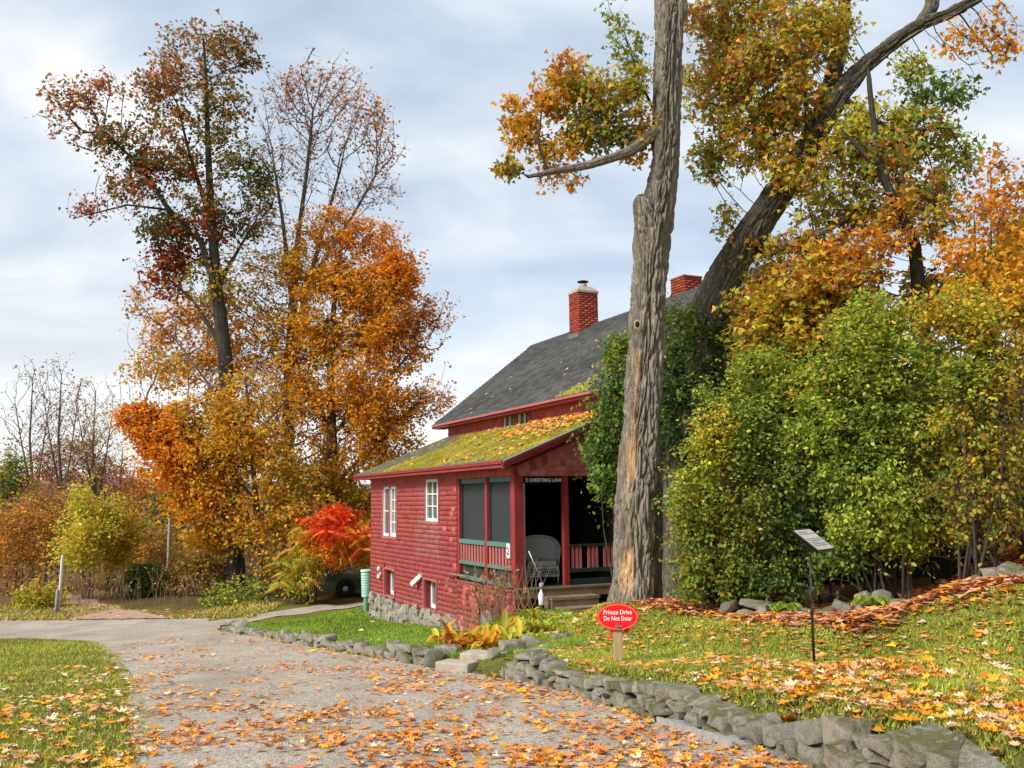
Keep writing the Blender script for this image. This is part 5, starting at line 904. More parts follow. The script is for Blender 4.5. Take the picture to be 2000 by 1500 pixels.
wstone(1865, 1462, 4.9, .22, .22, .16, -.6, .2, -.5); wstone(1920, 1490, 4.55, .27, .25, .18, -.6, 0, .3); wstone(1715, 1455, 5.3, .17, .2, .12, -.8); wstone(1370, 1398, 7.1, .13, .2, .26, -1, 0, .3)
dry_wall('stone_edging', 'tumbled row of grey fieldstones edging the bright lawn by the house', WALL[1:6], lambda s: (.20 if s < 1.6 else .20 if s > 10.2 else (.14 if (s*.62) % 1 < .55 else .0))+.03*math.sin(s*3.1), (.20, .52), (.09, .19), None, .08, .4, .26)
dry_wall('old_stone_wall', 'old dark mossy stone wall half buried in leaves under the bushes', [(2.9, 13.2), (3.9, 12.75), (4.8, 12.0), (5.4, 11.0), (5.9, 10.0), (6.6, 8.8)], lambda s: .15+.09*math.sin(s*4), (.12, .36), (.08, .16), lambda x, y: H1(x, y)-.05, 0, .4, .34)
# granite steps with flanking stones
gs = at(905, 1300, 12.0); steps = empty('granite_steps', (gs[0], gs[1], float(base(12.0))), R(-32), 'worn granite step blocks set in the gap of the wall', 'steps'); steps.scale = (.85, .85, .9); M['granite'] = m_paint('granite', (.40, .335, .28), (.26, .22, .18), 9, .85, .5)
def slab(mb, x0, x1, y0, y1, z0, z1, j=.02):
    r_ = lambda: random.uniform(-j, j); mb.hexa([(x0+r_(), y0+r_(), z0), (x1+r_(), y0+r_(), z0), (x1+r_(), y1+r_(), z0), (x0+r_(), y1+r_(), z0), (x0+r_(), y0+r_(), z1+r_()/2), (x1+r_(), y0+r_(), z1+r_()/2), (x1+r_(), y1+r_(), z1+r_()/2), (x0+r_(), y1+r_(), z1+r_()/2)])
def bevel(o, w, seg=2):
    bm = bmesh.new(); bm.from_mesh(o.data); bmesh.ops.bevel(bm, geom=list(bm.edges), offset=w, segments=seg, affect='EDGES', profile=.6); bm.to_mesh(o.data); bm.free()
mb = MB(); slab(mb, -.36, .22, -.22, .10, -.05, .16); bevel(mb.build('step', M['granite'], steps), .025)
mb = MB(); slab(mb, -.15, .48, .12, .46, -.02, .25); bevel(mb.build('step', M['granite'], steps), .025)
for i, (px, py, Yk, sz, rz_) in enumerate([(875, 1256, 12.9, (.40, .26, .20), -.3), (845, 1280, 12.6, (.26, .3, .32), .2), (1000, 1262, 12.7, (.42, .26, .21), .35), (1032, 1240, 13.2, (.22, .24, .24), .1), (1090, 1213, 14.2, (.26, .2, .10), 0), (1112, 1215, 14.0, (.2, .18, .1), .3), (875, 1280, 12.35, (.26, .2, .14), -.2), (965, 1290, 11.9, (.17, .2, .16), .2), (1060, 1232, 13.6, (.3, .22, .1), .4)]):
    p = at(px, py, Yk); z = H1(p[0], p[1]); o = stone(None, (p[0], p[1], z+sz[2]*.35), sz, (.05, .1, rz_), 'boulder'); tag(o, ['long grey block at the left of the granite steps', 'upright mossy stone just left of the granite steps', 'grey boulder lying right of the granite steps', 'pale rounded stone behind the long grey boulder', 'flat grey stone on the path to the porch steps', 'small dark flat stone beside the porch path', 'squat block resting against the granite steps', 'small stone at the right end of the granite steps', 'half sunk flat stone in the lawn edge by the hostas'][i], 'stone', 'loose stones round the granite steps')
# ---------------------------------------------------------------- sumac, hostas, dry stalks, ferns
def frond(base_, d, L, n, lw, col, droop=.5):
    """pinnate leaf: arching stalk with drooping leaflets"""
    d = nrm(d); t = np.linspace(.12, 1, n); P = base_+d*(t*L)[:, None]+np.array([0, 0, -1])*(t**2*L*droop)[:, None]; tan = nrm(np.gradient(P, axis=0)); sd_ = nrm(np.cross(tan, [0, 0, 1.])); out = []
    for s in (-1, 1):
        ax = nrm(tan*.45+s*sd_*.75+np.array([0, 0, -.55])); nv = np.tile(np.array([0, 0, 1.]), (n, 1))+s*sd_*.6; out.append((P, ax, nv, lw*np.sin(np.clip(t*2.6+.4, 0, 3.0))**.6+.02))
    return np.concatenate([q[0] for q in out]), np.concatenate([q[1] for q in out]), np.concatenate([q[2] for q in out]), np.concatenate([q[3] for q in out]), P
sb = at(606, 1168, 32.0); sb[2] = H1(sb[0], sb[1]); sumac = empty('sumac_shrub', tuple(sb), 0, 'scarlet and orange sumac with feathery leaves at the house corner', 'shrub'); LP, LA, LN, LS, LC = [], [], [], [], []; stm = MB()
heads = []
for k in range(70):
    px = RNG.uniform(545, 728); hh = math.sin((px-535)/200*math.pi)**.6; py = (1150 if px < 605 else 1085)-RNG.uniform(.1, 1)*(150 if px < 605 else 85)*hh; heads.append((px, py, at(px, py, 31+RNG.uniform(-1.3, 1.6))))
def sumac_pal(px, py):
    u_ = (1130-py)/125+RNG.normal(0, .15)-abs(px-660)/260
    if px < 600 and RNG.random() < .5: return 'lime:2 pale:1 olive:2'
    return 'scarlet:4 deep:2' if u_ > .6 else 'deep:3 scarlet:1 orange:3' if u_ > .36 else 'orange:3 gold:1 deep' if u_ > .1 else 'olive:2 lime:2 gold:2'
for px, py, h in heads:
    for k in range(4):
        a = RNG.uniform(0, 6.28); d = np.array([math.cos(a), math.sin(a), RNG.uniform(-.1, .5)]); P, ax, nv, sz, rc = frond(h, d, RNG.uniform(.40, .70), 9, RNG.uniform(.14, .20), None, RNG.uniform(.3, .9)); LP.append(P); LA.append(ax); LN.append(nv); LS.append(sz); LC.append(pick(sumac_pal(px, py), 1, .2)*RNG.uniform(.85, 1.1, (len(P), 1)))
bl = [(x, y, 26, 22, 60, 'p', 9, d_) for x, y, d_ in ((575, 1100, 0), (570, 1135, -.3), (600, 1060, .2), (600, 1110, -.5), (640, 1030, .2), (640, 1075, -.5), (600, 1135, -.6), (675, 1015, .1), (680, 1065, -.3), (665, 1085, -.2), (710, 1040, .2), (712, 1080, .3), (655, 1005, .3), (610, 1035, .4))]
A, pals, L = blob_points(bl, 31.0); pals = []
for p_ in A: q_ = p_-CAM; dz_ = q_@cf; pals.append(sumac_pal(1000+FPX*(q_@cr)/dz_, 750-FPX*(q_@cu)/dz_))
T_ = (np.array([(0, 0, 0), (.17, .4, .03), (0, 1, 0), (-.17, .4, .03)]), np.array([(0, 1, 2), (0, 2, 3)])); q0 = sprays(A, nrm(RNG.normal(size=A.shape)+np.array([0, -.2, .2])), pals, L, .34, .17, T_, .5, .6)
for px, py, h in [q for q in heads if q[0] < 640][::3]:
    stm.tube([np.array([sb[0]+(h[0]-sb[0])*.4, sb[1]+(h[1]-sb[1])*.5, sb[2]])-sb, (sb*.3+h*.7)-sb+np.array([0, 0, .1]), h-sb], [.025, .018, .012], 5, False)
stm.build('stems', M['twig'], sumac); q = leafcloud(np.concatenate(LP), np.concatenate(LA), np.concatenate(LN), np.concatenate(LS), np.concatenate(LC), T_); link('crown', npmesh('crown', np.vstack([q[0], q0[0]])-sb, np.vstack([q[1], q0[1]+len(q[0])]), M['leaf'], np.vstack([q[2], q0[2]])), sumac)
def bed_pt(px, py):
    p = ground_hit(px, py); d = nrm(np.array([-p[0], -p[1]]))
    for _ in range(80):
        q = p[:2]-HO; v_, u_ = q@hT, q@hS
        if v_ < -.30 or u_ < -.45: break
        p[:2] += d*.1
    p[2] = H1(p[0], p[1]); return p
def strap(mb_, C, root, d, L, w, col, droop, n=6):
    """broad arching hosta leaf"""
    d = np.array(d)/max(1e-6, math.hypot(d[0], d[1])); sd_ = nrm(np.cross(d, [0, 0, 1.])); t = np.linspace(0, 1, n); P = root+np.array([d[0], d[1], 0])*(t*L)[:, None]+np.array([0, 0, 1])*((d[2]*t-droop*t*t)*L)[:, None]; wd = w*np.sin(np.clip(t*.92+.06, 0, 1)*math.pi)**.8; V = []
    for p, q in zip(P, wd): V += [p-sd_*q+np.array([0, 0, q*.35]), p, p+sd_*q+np.array([0, 0, q*.35])]
    n0 = len(mb_.v); mb_.v += [tuple(v) for v in V]
    for i in range(n-1):
        for j in range(2): mb_.f.append((n0+i*3+j, n0+i*3+j+1, n0+i*3+j+4, n0+i*3+j+3))
    C += [col]*len(V)
M['hosta'] = M['leaf']
HOSTAS = [(862, 14.7, 'gold:2 lime:2 orange', 'lime and gold hosta at the lawn end of the bed'), (884, 13.7, 'orange:2 rust:2 gold', 'collapsed rusty orange hosta nearest the granite steps'), (906, 15.0, 'yellow:2 gold:2 lime', 'clear yellow hosta close to the cottage wall'), (926, 14.1, 'orange:2 gold:2 rust', 'amber hosta in the front row of the bed'), (948, 13.5, 'gold:2 orange lime', 'gold hosta right behind the granite steps'), (950, 15.4, 'gold:2 lime:2 yellow', 'lime-yellow hosta under the tall dead stalks'), (974, 14.5, 'lime:2 yellow:2 gold', 'yellow-green hosta in the middle of the bed'), (992, 15.9, 'gold:2 olive:2', 'olive hosta in front of the porch corner post'), (1002, 13.9, 'lime:2 yellow:2', 'bright lime hosta above the long grey boulder'), (1026, 14.9, 'lime:2 yellow green', 'greenest hosta clump in the bed'), (1040, 16.1, 'lime:2 olive', 'small green hosta at the left end of the porch steps'), (1056, 15.1, 'lime:2 yellow olive', 'last hosta at the right end of the bed'), (915, 16.0, 'gold:2 brown lime', 'withered brown-gold hosta against the shingled skirt')]
for px, Yk, pal, lab in HOSTAS:
    p = at(px, 1200, Yk); p[2] = H1(p[0], p[1]); r_ = empty('hosta_plant', tuple(p), 0, lab, 'plant', 'hostas in the bed by the porch'); mb = MB(); C = []
    for k in range(44):
        a = RNG.uniform(0, 6.28); strap(mb, C, RNG.normal(0, .06, 3)*np.array([1, 1, 0]), np.array([math.cos(a), math.sin(a), RNG.uniform(.6, 2.2)]), RNG.uniform(.16, .34), RNG.uniform(.028, .055), pick(pal, 1, .3)[0], RNG.uniform(.7, 2.2))
    me = bpy.data.meshes.new('leaves'); me.from_pydata(mb.v, [], mb.f); a_ = me.color_attributes.new('col', 'FLOAT_COLOR', 'POINT'); cc = np.ones((len(C), 4), np.float32); cc[:, :3] = C; a_.data.foreach_set('color', cc.ravel()); me.materials.append(M['leaf']); link('leaves', me, r_)
M['straw'] = m_paint('dry_stalk', (.30, .19, .11), (.18, .11, .06), 9, .9)
def stalks(px, py, Yk, n, hgt, sp, lab, seed_=True, lean_=.25, name='dry_stalk_clump'):
    p = bed_pt(px, py); r_ = empty(name, tuple(p), 0, lab, 'dead plant', 'dry stalks by the porch' if 'brush' not in name else 'dry brush'); mb = MB(); P, D = [], []
    for k in range(n):
        b = RNG.normal(0, sp, 3)*np.array([1, .6, 0]); h = hgt*RNG.uniform(.55, 1.1); l = RNG.normal(0, lean_, 3)*h; e = b+np.array([l[0], l[1]*.6, h]); m_ = (b+e)/2+RNG.normal(0, .04, 3); mb.tube([b, m_, e], [.0055, .0045, .003], 4, False)
        for j in range(5): P.append(e-(e-m_)*RNG.random()*.9); D.append(RNG.normal(size=3)+np.array([0, 0, -.3]))
    tag(mb.build('stalks', M['straw'], r_), kind='stuff')
    if seed_: q = leafcloud(np.array(P), np.array(D), RNG.normal(size=(len(P), 3)), RNG.uniform(.03, .09, len(P)), pick('brown:3 rust', len(P)), 'oval'); link('dead_leaves', npmesh('dead_leaves', q[0], q[1], M['litter'], q[2]), r_)
stalks(955, 1205, 15.8, 60, 1.1, .26, 'tall brown dead stalks in front of the porch rail', lean_=.14); stalks(985, 1200, 15.4, 34, .95, .22, 'tangled dead stalks before the porch corner post'); stalks(925, 1215, 15.0, 22, .8, .2, 'thin reddish dead stems against the shingled wall', False, .4); stalks(1025, 1200, 15.6, 16, 1.0, .16, 'pale arching dead stems beside the porch steps', False, .3)
for px, py, Yk, n, lab in ((1705, 1165, 12.0, 16, 'small green fern growing from the old stone wall'), (1532, 1105, 13.0, 10, 'bluish green fern at the foot of the broad bush')):
    p = at(px, py, Yk); p[2] = H1(p[0], p[1])+.15; r_ = empty('fern', tuple(p), 0, lab, 'fern'); X_ = []
    for k in range(n): a = RNG.uniform(0, 6.28); X_.append(frond(np.zeros(3), np.array([math.cos(a), math.sin(a), .8]), RNG.uniform(.25, .4), 10, .075, None, .7))
    q = leafcloud(*[np.concatenate([x[i] for x in X_]) for i in range(4)], pick('green:3 lime', sum(len(x[0]) for x in X_)), 'oval'); link('fronds', npmesh('fronds', q[0], q[1], M['leaf'], q[2]), r_)
# wispy bare brush under the bushes and in the lane verge
for px, py, Yk, n, hgt, sp, lab in ((1880, 1110, 11.8, 60, 1.5, .8, 'bare brown brush stems under the right-hand bushes'), (40, 1180, 30.5, 90, 1.3, 1.3, 'pinkish dry weeds at the far left verge'), (150, 1178, 30.5, 80, 1.3, 1.0, 'reddish dry weeds right of the white post'), (370, 1180, 31.0, 70, 1.1, 1.1, 'tawny dry weeds beside the leafy lane')):
    stalks(px, py, Yk, n, hgt, sp, lab, True, .35, 'dry_brush')
# ---------------------------------------------------------------- signs and posts
p = at(1208, 1285, 10.6); p[2] = H1(p[0], p[1]); sg = empty('drive_sign', tuple(p), R(-3), 'red oval sign reading Private Drive Do Not Enter on a short post', 'sign')
mb = MB(); mb.box(-.052, .052, -.02, .07, -.2, .50); bevel(mb.build('post', M['post'], sg), .006); zc_ = .505
def oval(rx, rz_, y0, y1, n=48):
    m_ = MB(); V = [(rx*math.cos(6.28318*k/n), y, rz_*math.sin(6.28318*k/n)) for y in (y0, y1) for k in range(n)]; m_.add(V, [tuple(range(n)), tuple(range(2*n-1, n-1, -1))]+[(k, n+k, n+(k+1) % n, (k+1) % n) for k in range(n)]); return m_
o = oval(.232, .148, -.040, -.022).build('board', M['signred'], sg); o.location.z = zc_
V = []; n = 56
rim = MB()
for k in range(n):
    for rr in (.222, .214): V.append((rr*math.cos(6.28318*k/n), -.0415, (rr-.084)*math.sin(6.28318*k/n)))
rim.add(V, [(2*k, 2*((k+1) % n), 2*((k+1) % n)+1, 2*k+1) for k in range(n)]); M['pink'] = m_plain('faded_border', (.80, .22, .18), .5); o = rim.build('border', M['pink'], sg); o.location.z = zc_
for s, z in (('Private Drive', .028), ('Do Not Enter', -.040)):
    o, me = text('lettering', s, .066, sg, M['letter'], (0, -.042, zc_+z), (R(90), 0, 0), .001, 1.0, 'CENTER'); w_ = max(v.co.x for v in me.vertices)-min(v.co.x for v in me.vertices); o.scale = (.318/w_, 1.05, 1)
mb = MB(); mb.lathe([(.022, 0), (.022, .004)], 16); o = mb.build('emblem', M['metal'], sg); o.location = (-.012, -.042, zc_-.108); o.rotation_euler = (R(90), 0, 0)
MB().box(.012, .045, -.045, -.041, zc_-.125, zc_-.10).build('emblem_plate', M['black'], sg); MB().box(.018, .04, -.0475, -.0455, zc_-.108, zc_-.103).build('emblem_stripe', M['whiteplastic'], sg)
rb = MB()
for x, l in ((-.075, .15), (.105, .09), (.085, .07)):
    V = [];
    for k in range(6): t = k/5; V += [(x-.016+.01*math.sin(t*4), -.012+.02*t, zc_-.10-l*t), (x+.016+.01*math.sin(t*4+.5), -.02+.02*t, zc_-.10-l*t)]
    rb.add(V, [(2*k, 2*k+1, 2*k+3, 2*k+2) for k in range(5)])
rb.build('ribbon_tail', M['ribbon'], sg); rb = MB()
for a in (-.9, -.35, .3, .95):
    V = []
    for k in range(9): t = k/8*math.pi; r_ = .055*math.sin(t); V += [(math.sin(a)*(.085*math.sin(t/1.2)), -.035, zc_+.135+.028*math.sin(t)*math.cos(a)+.02*math.cos(t)), (math.sin(a)*(.085*math.sin(t/1.2)), .01, zc_+.13+.028*math.sin(t)*math.cos(a)+.02*math.cos(t))]
    rb.add(V, [(2*k, 2*k+1, 2*k+3, 2*k+2) for k in range(8)])
rb.build('bow', M['signred'], sg)
p = at(1590, 1286, 9.7); p[2] = H1(p[0], p[1]); pn = empty('reading_panel', tuple(p), 0, 'slanted grey information panel on a thin dark pole in the lawn', 'sign')
top = at(1582, 1078, 9.7)-p; mb = MB(); mb.tube([(0, 0, -.1), (-.002, 0, .3), (top[0]*.5, 0, top[2]*.55), (top[0], top[1], top[2]-.02)], .014, 10); mb.build('pole', M['black'], pn, True)
vn = MB(); vn.tube([(.012*math.cos(t)+top[0]*min(1, t/22), .02*math.sin(t), .42+t*.028) for t in np.linspace(0, 22, 70)], [.008+.006*math.sin(k*.9) ** 2 for k in range(70)], 5); vn.build('dead_vine', M['twig'], pn)
a = at(1543, 1034, 9.45)-p; b = at(1600, 1078, 9.55)-p; e = nrm(np.array([.40, .50, .0]))*.50; nn = nrm(np.cross(b-a, e)); nn = nn if nn[2] > 0 else -nn
mb = MB(); q = [a, b, b+e, a+e]; mb.hexa([x-nn*.028 for x in q]+q); mb.build('panel_frame', M['black'], pn); M['panelface'] = m_paint('panel_print', (.66, .63, .56), (.50, .48, .43), 14, .35, .05); i_ = .03
da = nrm(b-a); de = nrm(e); q = [a+da*i_+de*i_, b-da*i_+de*i_, b+e-da*i_-de*i_, a+e+da*i_-de*i_]; mb = MB(); mb.hexa([x+nn*.001 for x in q]+[x+nn*.006 for x in q]); mb.build('panel_face', M['panelface'], pn)
mb = MB(); L1 = np.linalg.norm(b-a)-2*i_; L2 = .5-2*i_      # rows of print
o0 = q[0]+nn*.0075
for k in range(9):
    f0 = .10+k*.085; 
    if k in (2, 3): continue
    mb.add([o0+da*(f0*L1)+de*(.08*L2), o0+da*((f0+.03)*L1)+de*(.08*L2), o0+da*((f0+.03)*L1)+de*((.92 if k % 3 else .6)*L2), o0+da*(f0*L1)+de*((.92 if k % 3 else .6)*L2)], [(0, 1, 2, 3)])
M['print'] = m_plain('faded_print', (.22, .215, .20), .5); mb.build('printed_lines', M['print'], pn)
def rail_post(px, y0, y1, Yk, w, lab, m_='grey_wood', name='wooden_post', tilt=0):
    p = at(px, y1, Yk); p[2] = H1(p[0], p[1]); h = (y1-y0)*Yk/FPX; r_ = MB(); r_.tube([(0, 0, -.2), (tilt*.5, 0, h*.5), (tilt, 0, h-.03), (tilt, 0, h)], [w, w*.95, w*.9, w*.7], 10); o = r_.build(name, M[m_], None, True); o.location = p; tag(o, lab, 'post'); return o
M['pale_wood'] = m_paint('bleached_wood', (.62, .60, .57), (.45, .43, .40), 6, .85, .3, (6, 6, .6))
rail_post(114, 1088, 1198, 29, .045, 'tall thin bleached post standing at the far roadside', 'pale_wood', 'roadside_post', .04); rail_post(109, 1152, 1198, 28.9, .05, 'short weathered stake leaning beside the tall roadside post', 'grey_wood', 'roadside_post', .02); rail_post(327, 1012, 1150, 37, .07, 'slim grey pole among trees beyond the end of the lane', 'grey_wood', 'pole')
# ---------------------------------------------------------------- mint ribbed barrel stand at the house corner
p = at(716, 1188, 28.4); p[2] = H1(p[0], p[1]); br = empty('ribbed_pipe', tuple(p), 0, 'mint green ribbed plastic pipe stack at the far house corner', 'pipe'); prof = [(.20, .45)]
for k in range(9): z = .5+k*.075; prof += [(.215+.004*k, z), (.215+.004*k, z+.05), (.19+.004*k, z+.055), (.19+.004*k, z+.07)]
prof += [(.27, 1.2), (.27, 1.24), (.25, 1.26), (.02, 1.26)]; MB().lathe([(.13, -.1), (.13, .44), (.19, .46), (.20, .5)], 20).build('pipe_base', M['mint'], br, True); MB().lathe(prof, 24).build('ribbed_section', M['mint'], br); br.scale = (.72, .72, 1.0)
# ---------------------------------------------------------------- parked car
p = at(700, 1160, 33.4); p[2] = H1(p[0], p[1]); car = empty('parked_car', tuple(p), R(8), 'black car parked behind the sumac with its front towards the drive', 'car'); M['carpaint'] = m_plain('black_car_paint', (.018, .020, .024), .12, 0, .9); M['tyre'] = m_plain('tyre', (.012, .012, .012), .85); M['lamp'] = m_plain('headlamp', (.85, .87, .88), .1)
pf = [(-1.05, .30), (-1.12, .55), (-1.05, .80), (-.85, .92), (-.05, 1.02), (.62, 1.50), (1.0, 1.58), (2.3, 1.55), (2.9, 1.05), (3.25, .98), (3.3, .40), (3.2, .28)]
def loft(prof, ws, zs=None):
    m_ = MB(); n = len(prof); V = []
    for s in (-1, 1):
        for (x, z), w in zip(prof, ws): V.append((x, s*w, z))
    m_.add(V, [tuple(range(n)), tuple(range(2*n-1, n-1, -1))]+[(k, n+k, n+(k+1) % n, (k+1) % n)[::-1] for k in range(n)]); return m_
o = loft(pf, [.78, .82, .86, .86, .84, .66, .64, .64, .78, .84, .85, .85]).build('body', M['carpaint'], car); bevel(o, .05, 3); o.data.polygons.foreach_set('use_smooth', [True]*len(o.data.polygons))
wsn = MB().add([(-.02, -.74, 1.06), (.60, -.60, 1.50), (.60, .60, 1.50), (-.02, .74, 1.06)], [(0, 1, 2, 3)]); wsn.v = [(x-.03, y, z+.03) for x, y, z in wsn.v]; wsn.build('windscreen', M['glass'], car)
for s in (-1, 1):
    MB().add([(.15, s*.80, 1.06), (.68, s*.68, 1.46), (2.2, s*.68, 1.48), (2.65, s*.80, 1.08)], [(0, 1, 2, 3)]).build('side_window', M['glass'], car)
    h = MB().lathe([(.01, 0), (.10, .01), (.12, .06), (.09, .08)], 14); o = h.build('headlight', M['lamp'], car, True); o.location = (-1.05, s*.60, .74); o.rotation_euler = (0, R(-90), 0); o.scale = (1.0, 1.6, .6)
    MB().bar((-.05, s*.86, 1.05), (.08, s*1.0, 1.08), .10, .12).build('mirror', M['carpaint'], car)
    for x in (-.42, 2.45):
        t_ = MB().lathe([(.20, -.10), (.33, -.10), (.34, -.06), (.34, .06), (.33, .10), (.20, .10)], 24); o = t_.build('wheel', M['tyre'], car, True); o.location = (x, s*.80, .34); o.rotation_euler = (R(90), 0, 0)
        MB().lathe([(.19, -.09), (.2, -.05), (.2, .05), (.19, .09), (.05, .105)], 18).build('rim', M['metal'], o, True)
MB().box(-1.135, -1.10, -.42, .42, .60, .72).build('grille', M['metal'], car); MB().box(-1.15, -1.12, -.26, .26, .42, .54).build('number_plate', M['whiteplastic'], car)
# ---------------------------------------------------------------- wicker armchair, feeder bottle
def house_pt(v, u, z): q = hw(v, u); return (q[0], q[1], z)
wc = empty('wicker_armchair', house_pt(.98, .85, FZ), HA+R(-18), 'grey wicker armchair standing on the porch behind the doorway', 'armchair')
for x in (-.31, .31):
    for y in (-.27, .27): MB().tube([(x, y, 0), (x*1.0, y, .36)], [.017, .02], 8).build('leg', M['wicker'], wc, True)
mb = MB(); slab(mb, -.32, .32, -.28, .28, .30, .345, 0); mb.build('seat_frame', M['wicker'], wc); mb = MB(); slab(mb, -.29, .29, -.27, .25, .345, .45, .005); bevel(mb.build('cushion', M['wicker'], wc), .035, 3)
ap = MB()
for (x0, y0, x1, y1) in ((-.32, -.285, .32, -.285), (.325, -.28, .325, .28), (-.325, -.28, -.325, .28)):
    a, b = np.array([x0, y0, 0]), np.array([x1, y1, 0]); n = 7
    for k in range(n):
        p0, p1 = a+(b-a)*k/n, a+(b-a)*(k+1)/n; m_ = (p0+p1)/2; ap.bar(p0+[0, 0, .17], m_+[0, 0, .30], .022, .012); ap.bar(m_+[0, 0, .30], p1+[0, 0, .17], .022, .012); ap.bar(p0+[0, 0, .29], m_+[0, 0, .16], .022, .012); ap.bar(m_+[0, 0, .16], p1+[0, 0, .29], .022, .012)
    ap.bar(a+[0, 0, .155], b+[0, 0, .155], .02, .03)
ap.build('lattice_apron', M['wicker'], wc)
V, F_, n, mrows = [], [], 25, 7         # barrel back that sweeps down into the arms
for k in range(n):
    t = -1.15*math.pi/2-.0+k/(n-1)*1.15*math.pi; x, y = .36*math.sin(t), -.02+.32*math.cos(t); ht = .93-.30*(abs(t)/(1.15*math.pi/2))**2.2
    for j in range(mrows): f = j/(mrows-1); V.append((x*(1+.10*f), y*(1+.14*f)+.02*f, .42+(ht-.42)*f+0*.03*math.sin(k)))
for k in range(n-1):
    for j in range(mrows-1): F_.append((k*mrows+j, (k+1)*mrows+j, (k+1)*mrows+j+1, k*mrows+j+1))
bk = MB().add(V, F_).build('backrest', M['wicker'], wc, True); md = bk.modifiers.new('thickness', 'SOLIDIFY'); md.thickness = .025
MB().tube([V[k*mrows+mrows-1] for k in range(n)], .026, 8).build('rolled_rim', M['wicker'], wc, True)
sc_ = MB()
for k in range(0, n-1, 2): p0, p1 = np.array(V[k*mrows+4]), np.array(V[(k+1)*mrows+4]); o_ = nrm((p0+p1)/2*[1, 1, 0])*.02; sc_.add([p0+o_, p1+o_, (p0+p1)/2+o_-[0, 0, .10], p0+o_*1.5], [(0, 1, 2), (0, 2, 3)])
sc_.build('scalloped_trim', M['wicker'], wc)
for s in (-1, 1): MB().tube([V[0 if s < 0 else (n-1)*mrows][:2]+(.35,), V[(0 if s < 0 else (n-1)*mrows)+3], V[(0 if s < 0 else (n-1)*mrows)+mrows-1]], .02, 8).build('arm_upright', M['wicker'], wc, True)
q = np.array(house_pt(.25, -.35, 0)); q[2] = -.55; fd = empty('bottle_wand', tuple(q), HA, 'white plastic bottle with a long thin metal wand by the porch corner', 'bottle')
MB().lathe([(.01, 0), (.055, .01), (.058, .04), (.055, .20), (.03, .26), (.02, .28), (.02, .31), (.01, .31)], 18, (.12, 0, .14)).build('bottle', M['whiteplastic'], fd, True)
MB().tube([(.12, 0, .45), (.15, -.01, .55), (.10, 0, .68), (-.12, .02, 1.17)], .013, 8).build('wand', M['metal'], fd, True); MB().lathe([(.02, 0), (.05, .01), (.045, .09), (.02, .10)], 12, (.13, 0, .47)).build('pump', M['grey_wood'], fd, True)
# board half under leaves by the wall
p0, p1 = np.array([1.12, 7.55]), np.array([1.44, 6.35]); z0, z1 = base(p0[1])+.02, base(p1[1])+.02; mb = MB(); mb.bar((*p0, z0+.015), (*p1, z1+.02), .025, .05); mb.bar((p0[0]+.11, p0[1]+.02, z0+.005), (p1[0]+.13, p1[1]+.02, z1+.01), .17, .03); o = mb.build('drain_board', M['grey_wood']); tag(o, 'narrow weathered board lying in the leaves at the foot of the wall', 'board')
# ---------------------------------------------------------------- grass
def in_drive(X, Y_): return (X > LX(Y_)-.02) & (X < RX(Y_)) & (Y_ < 27)
def in_house(X, Y_):
    d = np.stack([X-HO[0], Y_-HO[1]], -1); v = d@hT; u = d@hS; return (v > -.02) & (v < 8.5) & (u > -.05) & (u < 9.7)
def grass(n, x0, x1, y0, y1, mask, hb, pal, name, lab, wid=.005):
    X = RNG.uniform(x0, x1, n); Y_ = y0+(y1-y0)*RNG.random(n)**1.35; k = mask(X, Y_); X, Y_ = X[k], Y_[k]; n = len(X); Z = H(X, Y_); P = np.stack([X, Y_, Z], -1); nz_ = fbm(P*np.array([.8, .8, 0])+2, 3)
    h = hb*RNG.uniform(.5, 1.3, n)*(.7+.6*nz_); a = RNG.uniform(0, 6.28, n); w = wid*(.7+Y_/9); sd_ = np.stack([np.cos(a), np.sin(a), a*0], -1)*w[:, None]; le = RNG.normal(0, .5, (n, 3))*h[:, None]; le[:, 2] = h
    V = np.stack([P-sd_, P+sd_, P+le], 1).reshape(-1, 3); F = np.arange(3*n).reshape(-1, 3); C = pick(pal, n, .3)*(.65+.7*nz_)[:, None]
    o = link(name, npmesh(name, V, F, M['blade'], np.repeat(C, 3, 0))); tag(o, lab, 'grass', None, 'stuff')
PALA['g1'] = np.array((.30, .36, .038)); PALA['g2'] = np.array((.41, .42, .055)); PALA['g3'] = np.array((.46, .37, .12)); PALA['g4'] = np.array((.20, .36, .045))
lawnmask = lambda X, Y_: (wall_sd(X, Y_) > .09) & (LEAFBED(X, Y_) < .5) & ~in_house(X, Y_)
grass(260000, .0, 7.5, 3.2, 15.5, lambda X, Y_: lawnmask(X, Y_) & (X < Y_*.62+.4), .036, 'g1:3 g2:3 g3:1', 'lawn_grass', 'short grass of the raised lawn right of the drive')
grass(170000, -12, -1.4, 4.0, 20.6, lambda X, Y_: (X < LX(Y_)+.12) & (X > -Y_*.62-.6), .036, 'g1:3 g2:2 g3:2', 'lawn_grass', 'short grass left of the drive')
grass(150000, -8, 1.0, 12.5, 31, lambda X, Y_: (wall_sd(X, Y_) > .15) & ~in_house(X, Y_) & ((Y_ < 25.5) | (X > -6.3+.35*(Y_-25.5))), .05, 'g4:4 g1:3', 'lawn_grass', 'bright green lawn between the stone edging and the house')
grass(30000, -30, 2, 26.8, 31, lambda X, Y_: ~in_drive(X, Y_) & ~((X > -12.8) & (X < -9.6)) & (X < -7.5), .09, 'g3:3 g2:2 brown', 'verge_grass', 'rough tawny verge along the far side of the road', .01)
grass(16000, -7.5, 1.8, 5, 24, lambda X, Y_: (np.abs(wall_sd(X, Y_)+.12) < .16), .05, 'g2:2 g3:2', 'edge_grass', 'tufts growing along the foot of the stones')
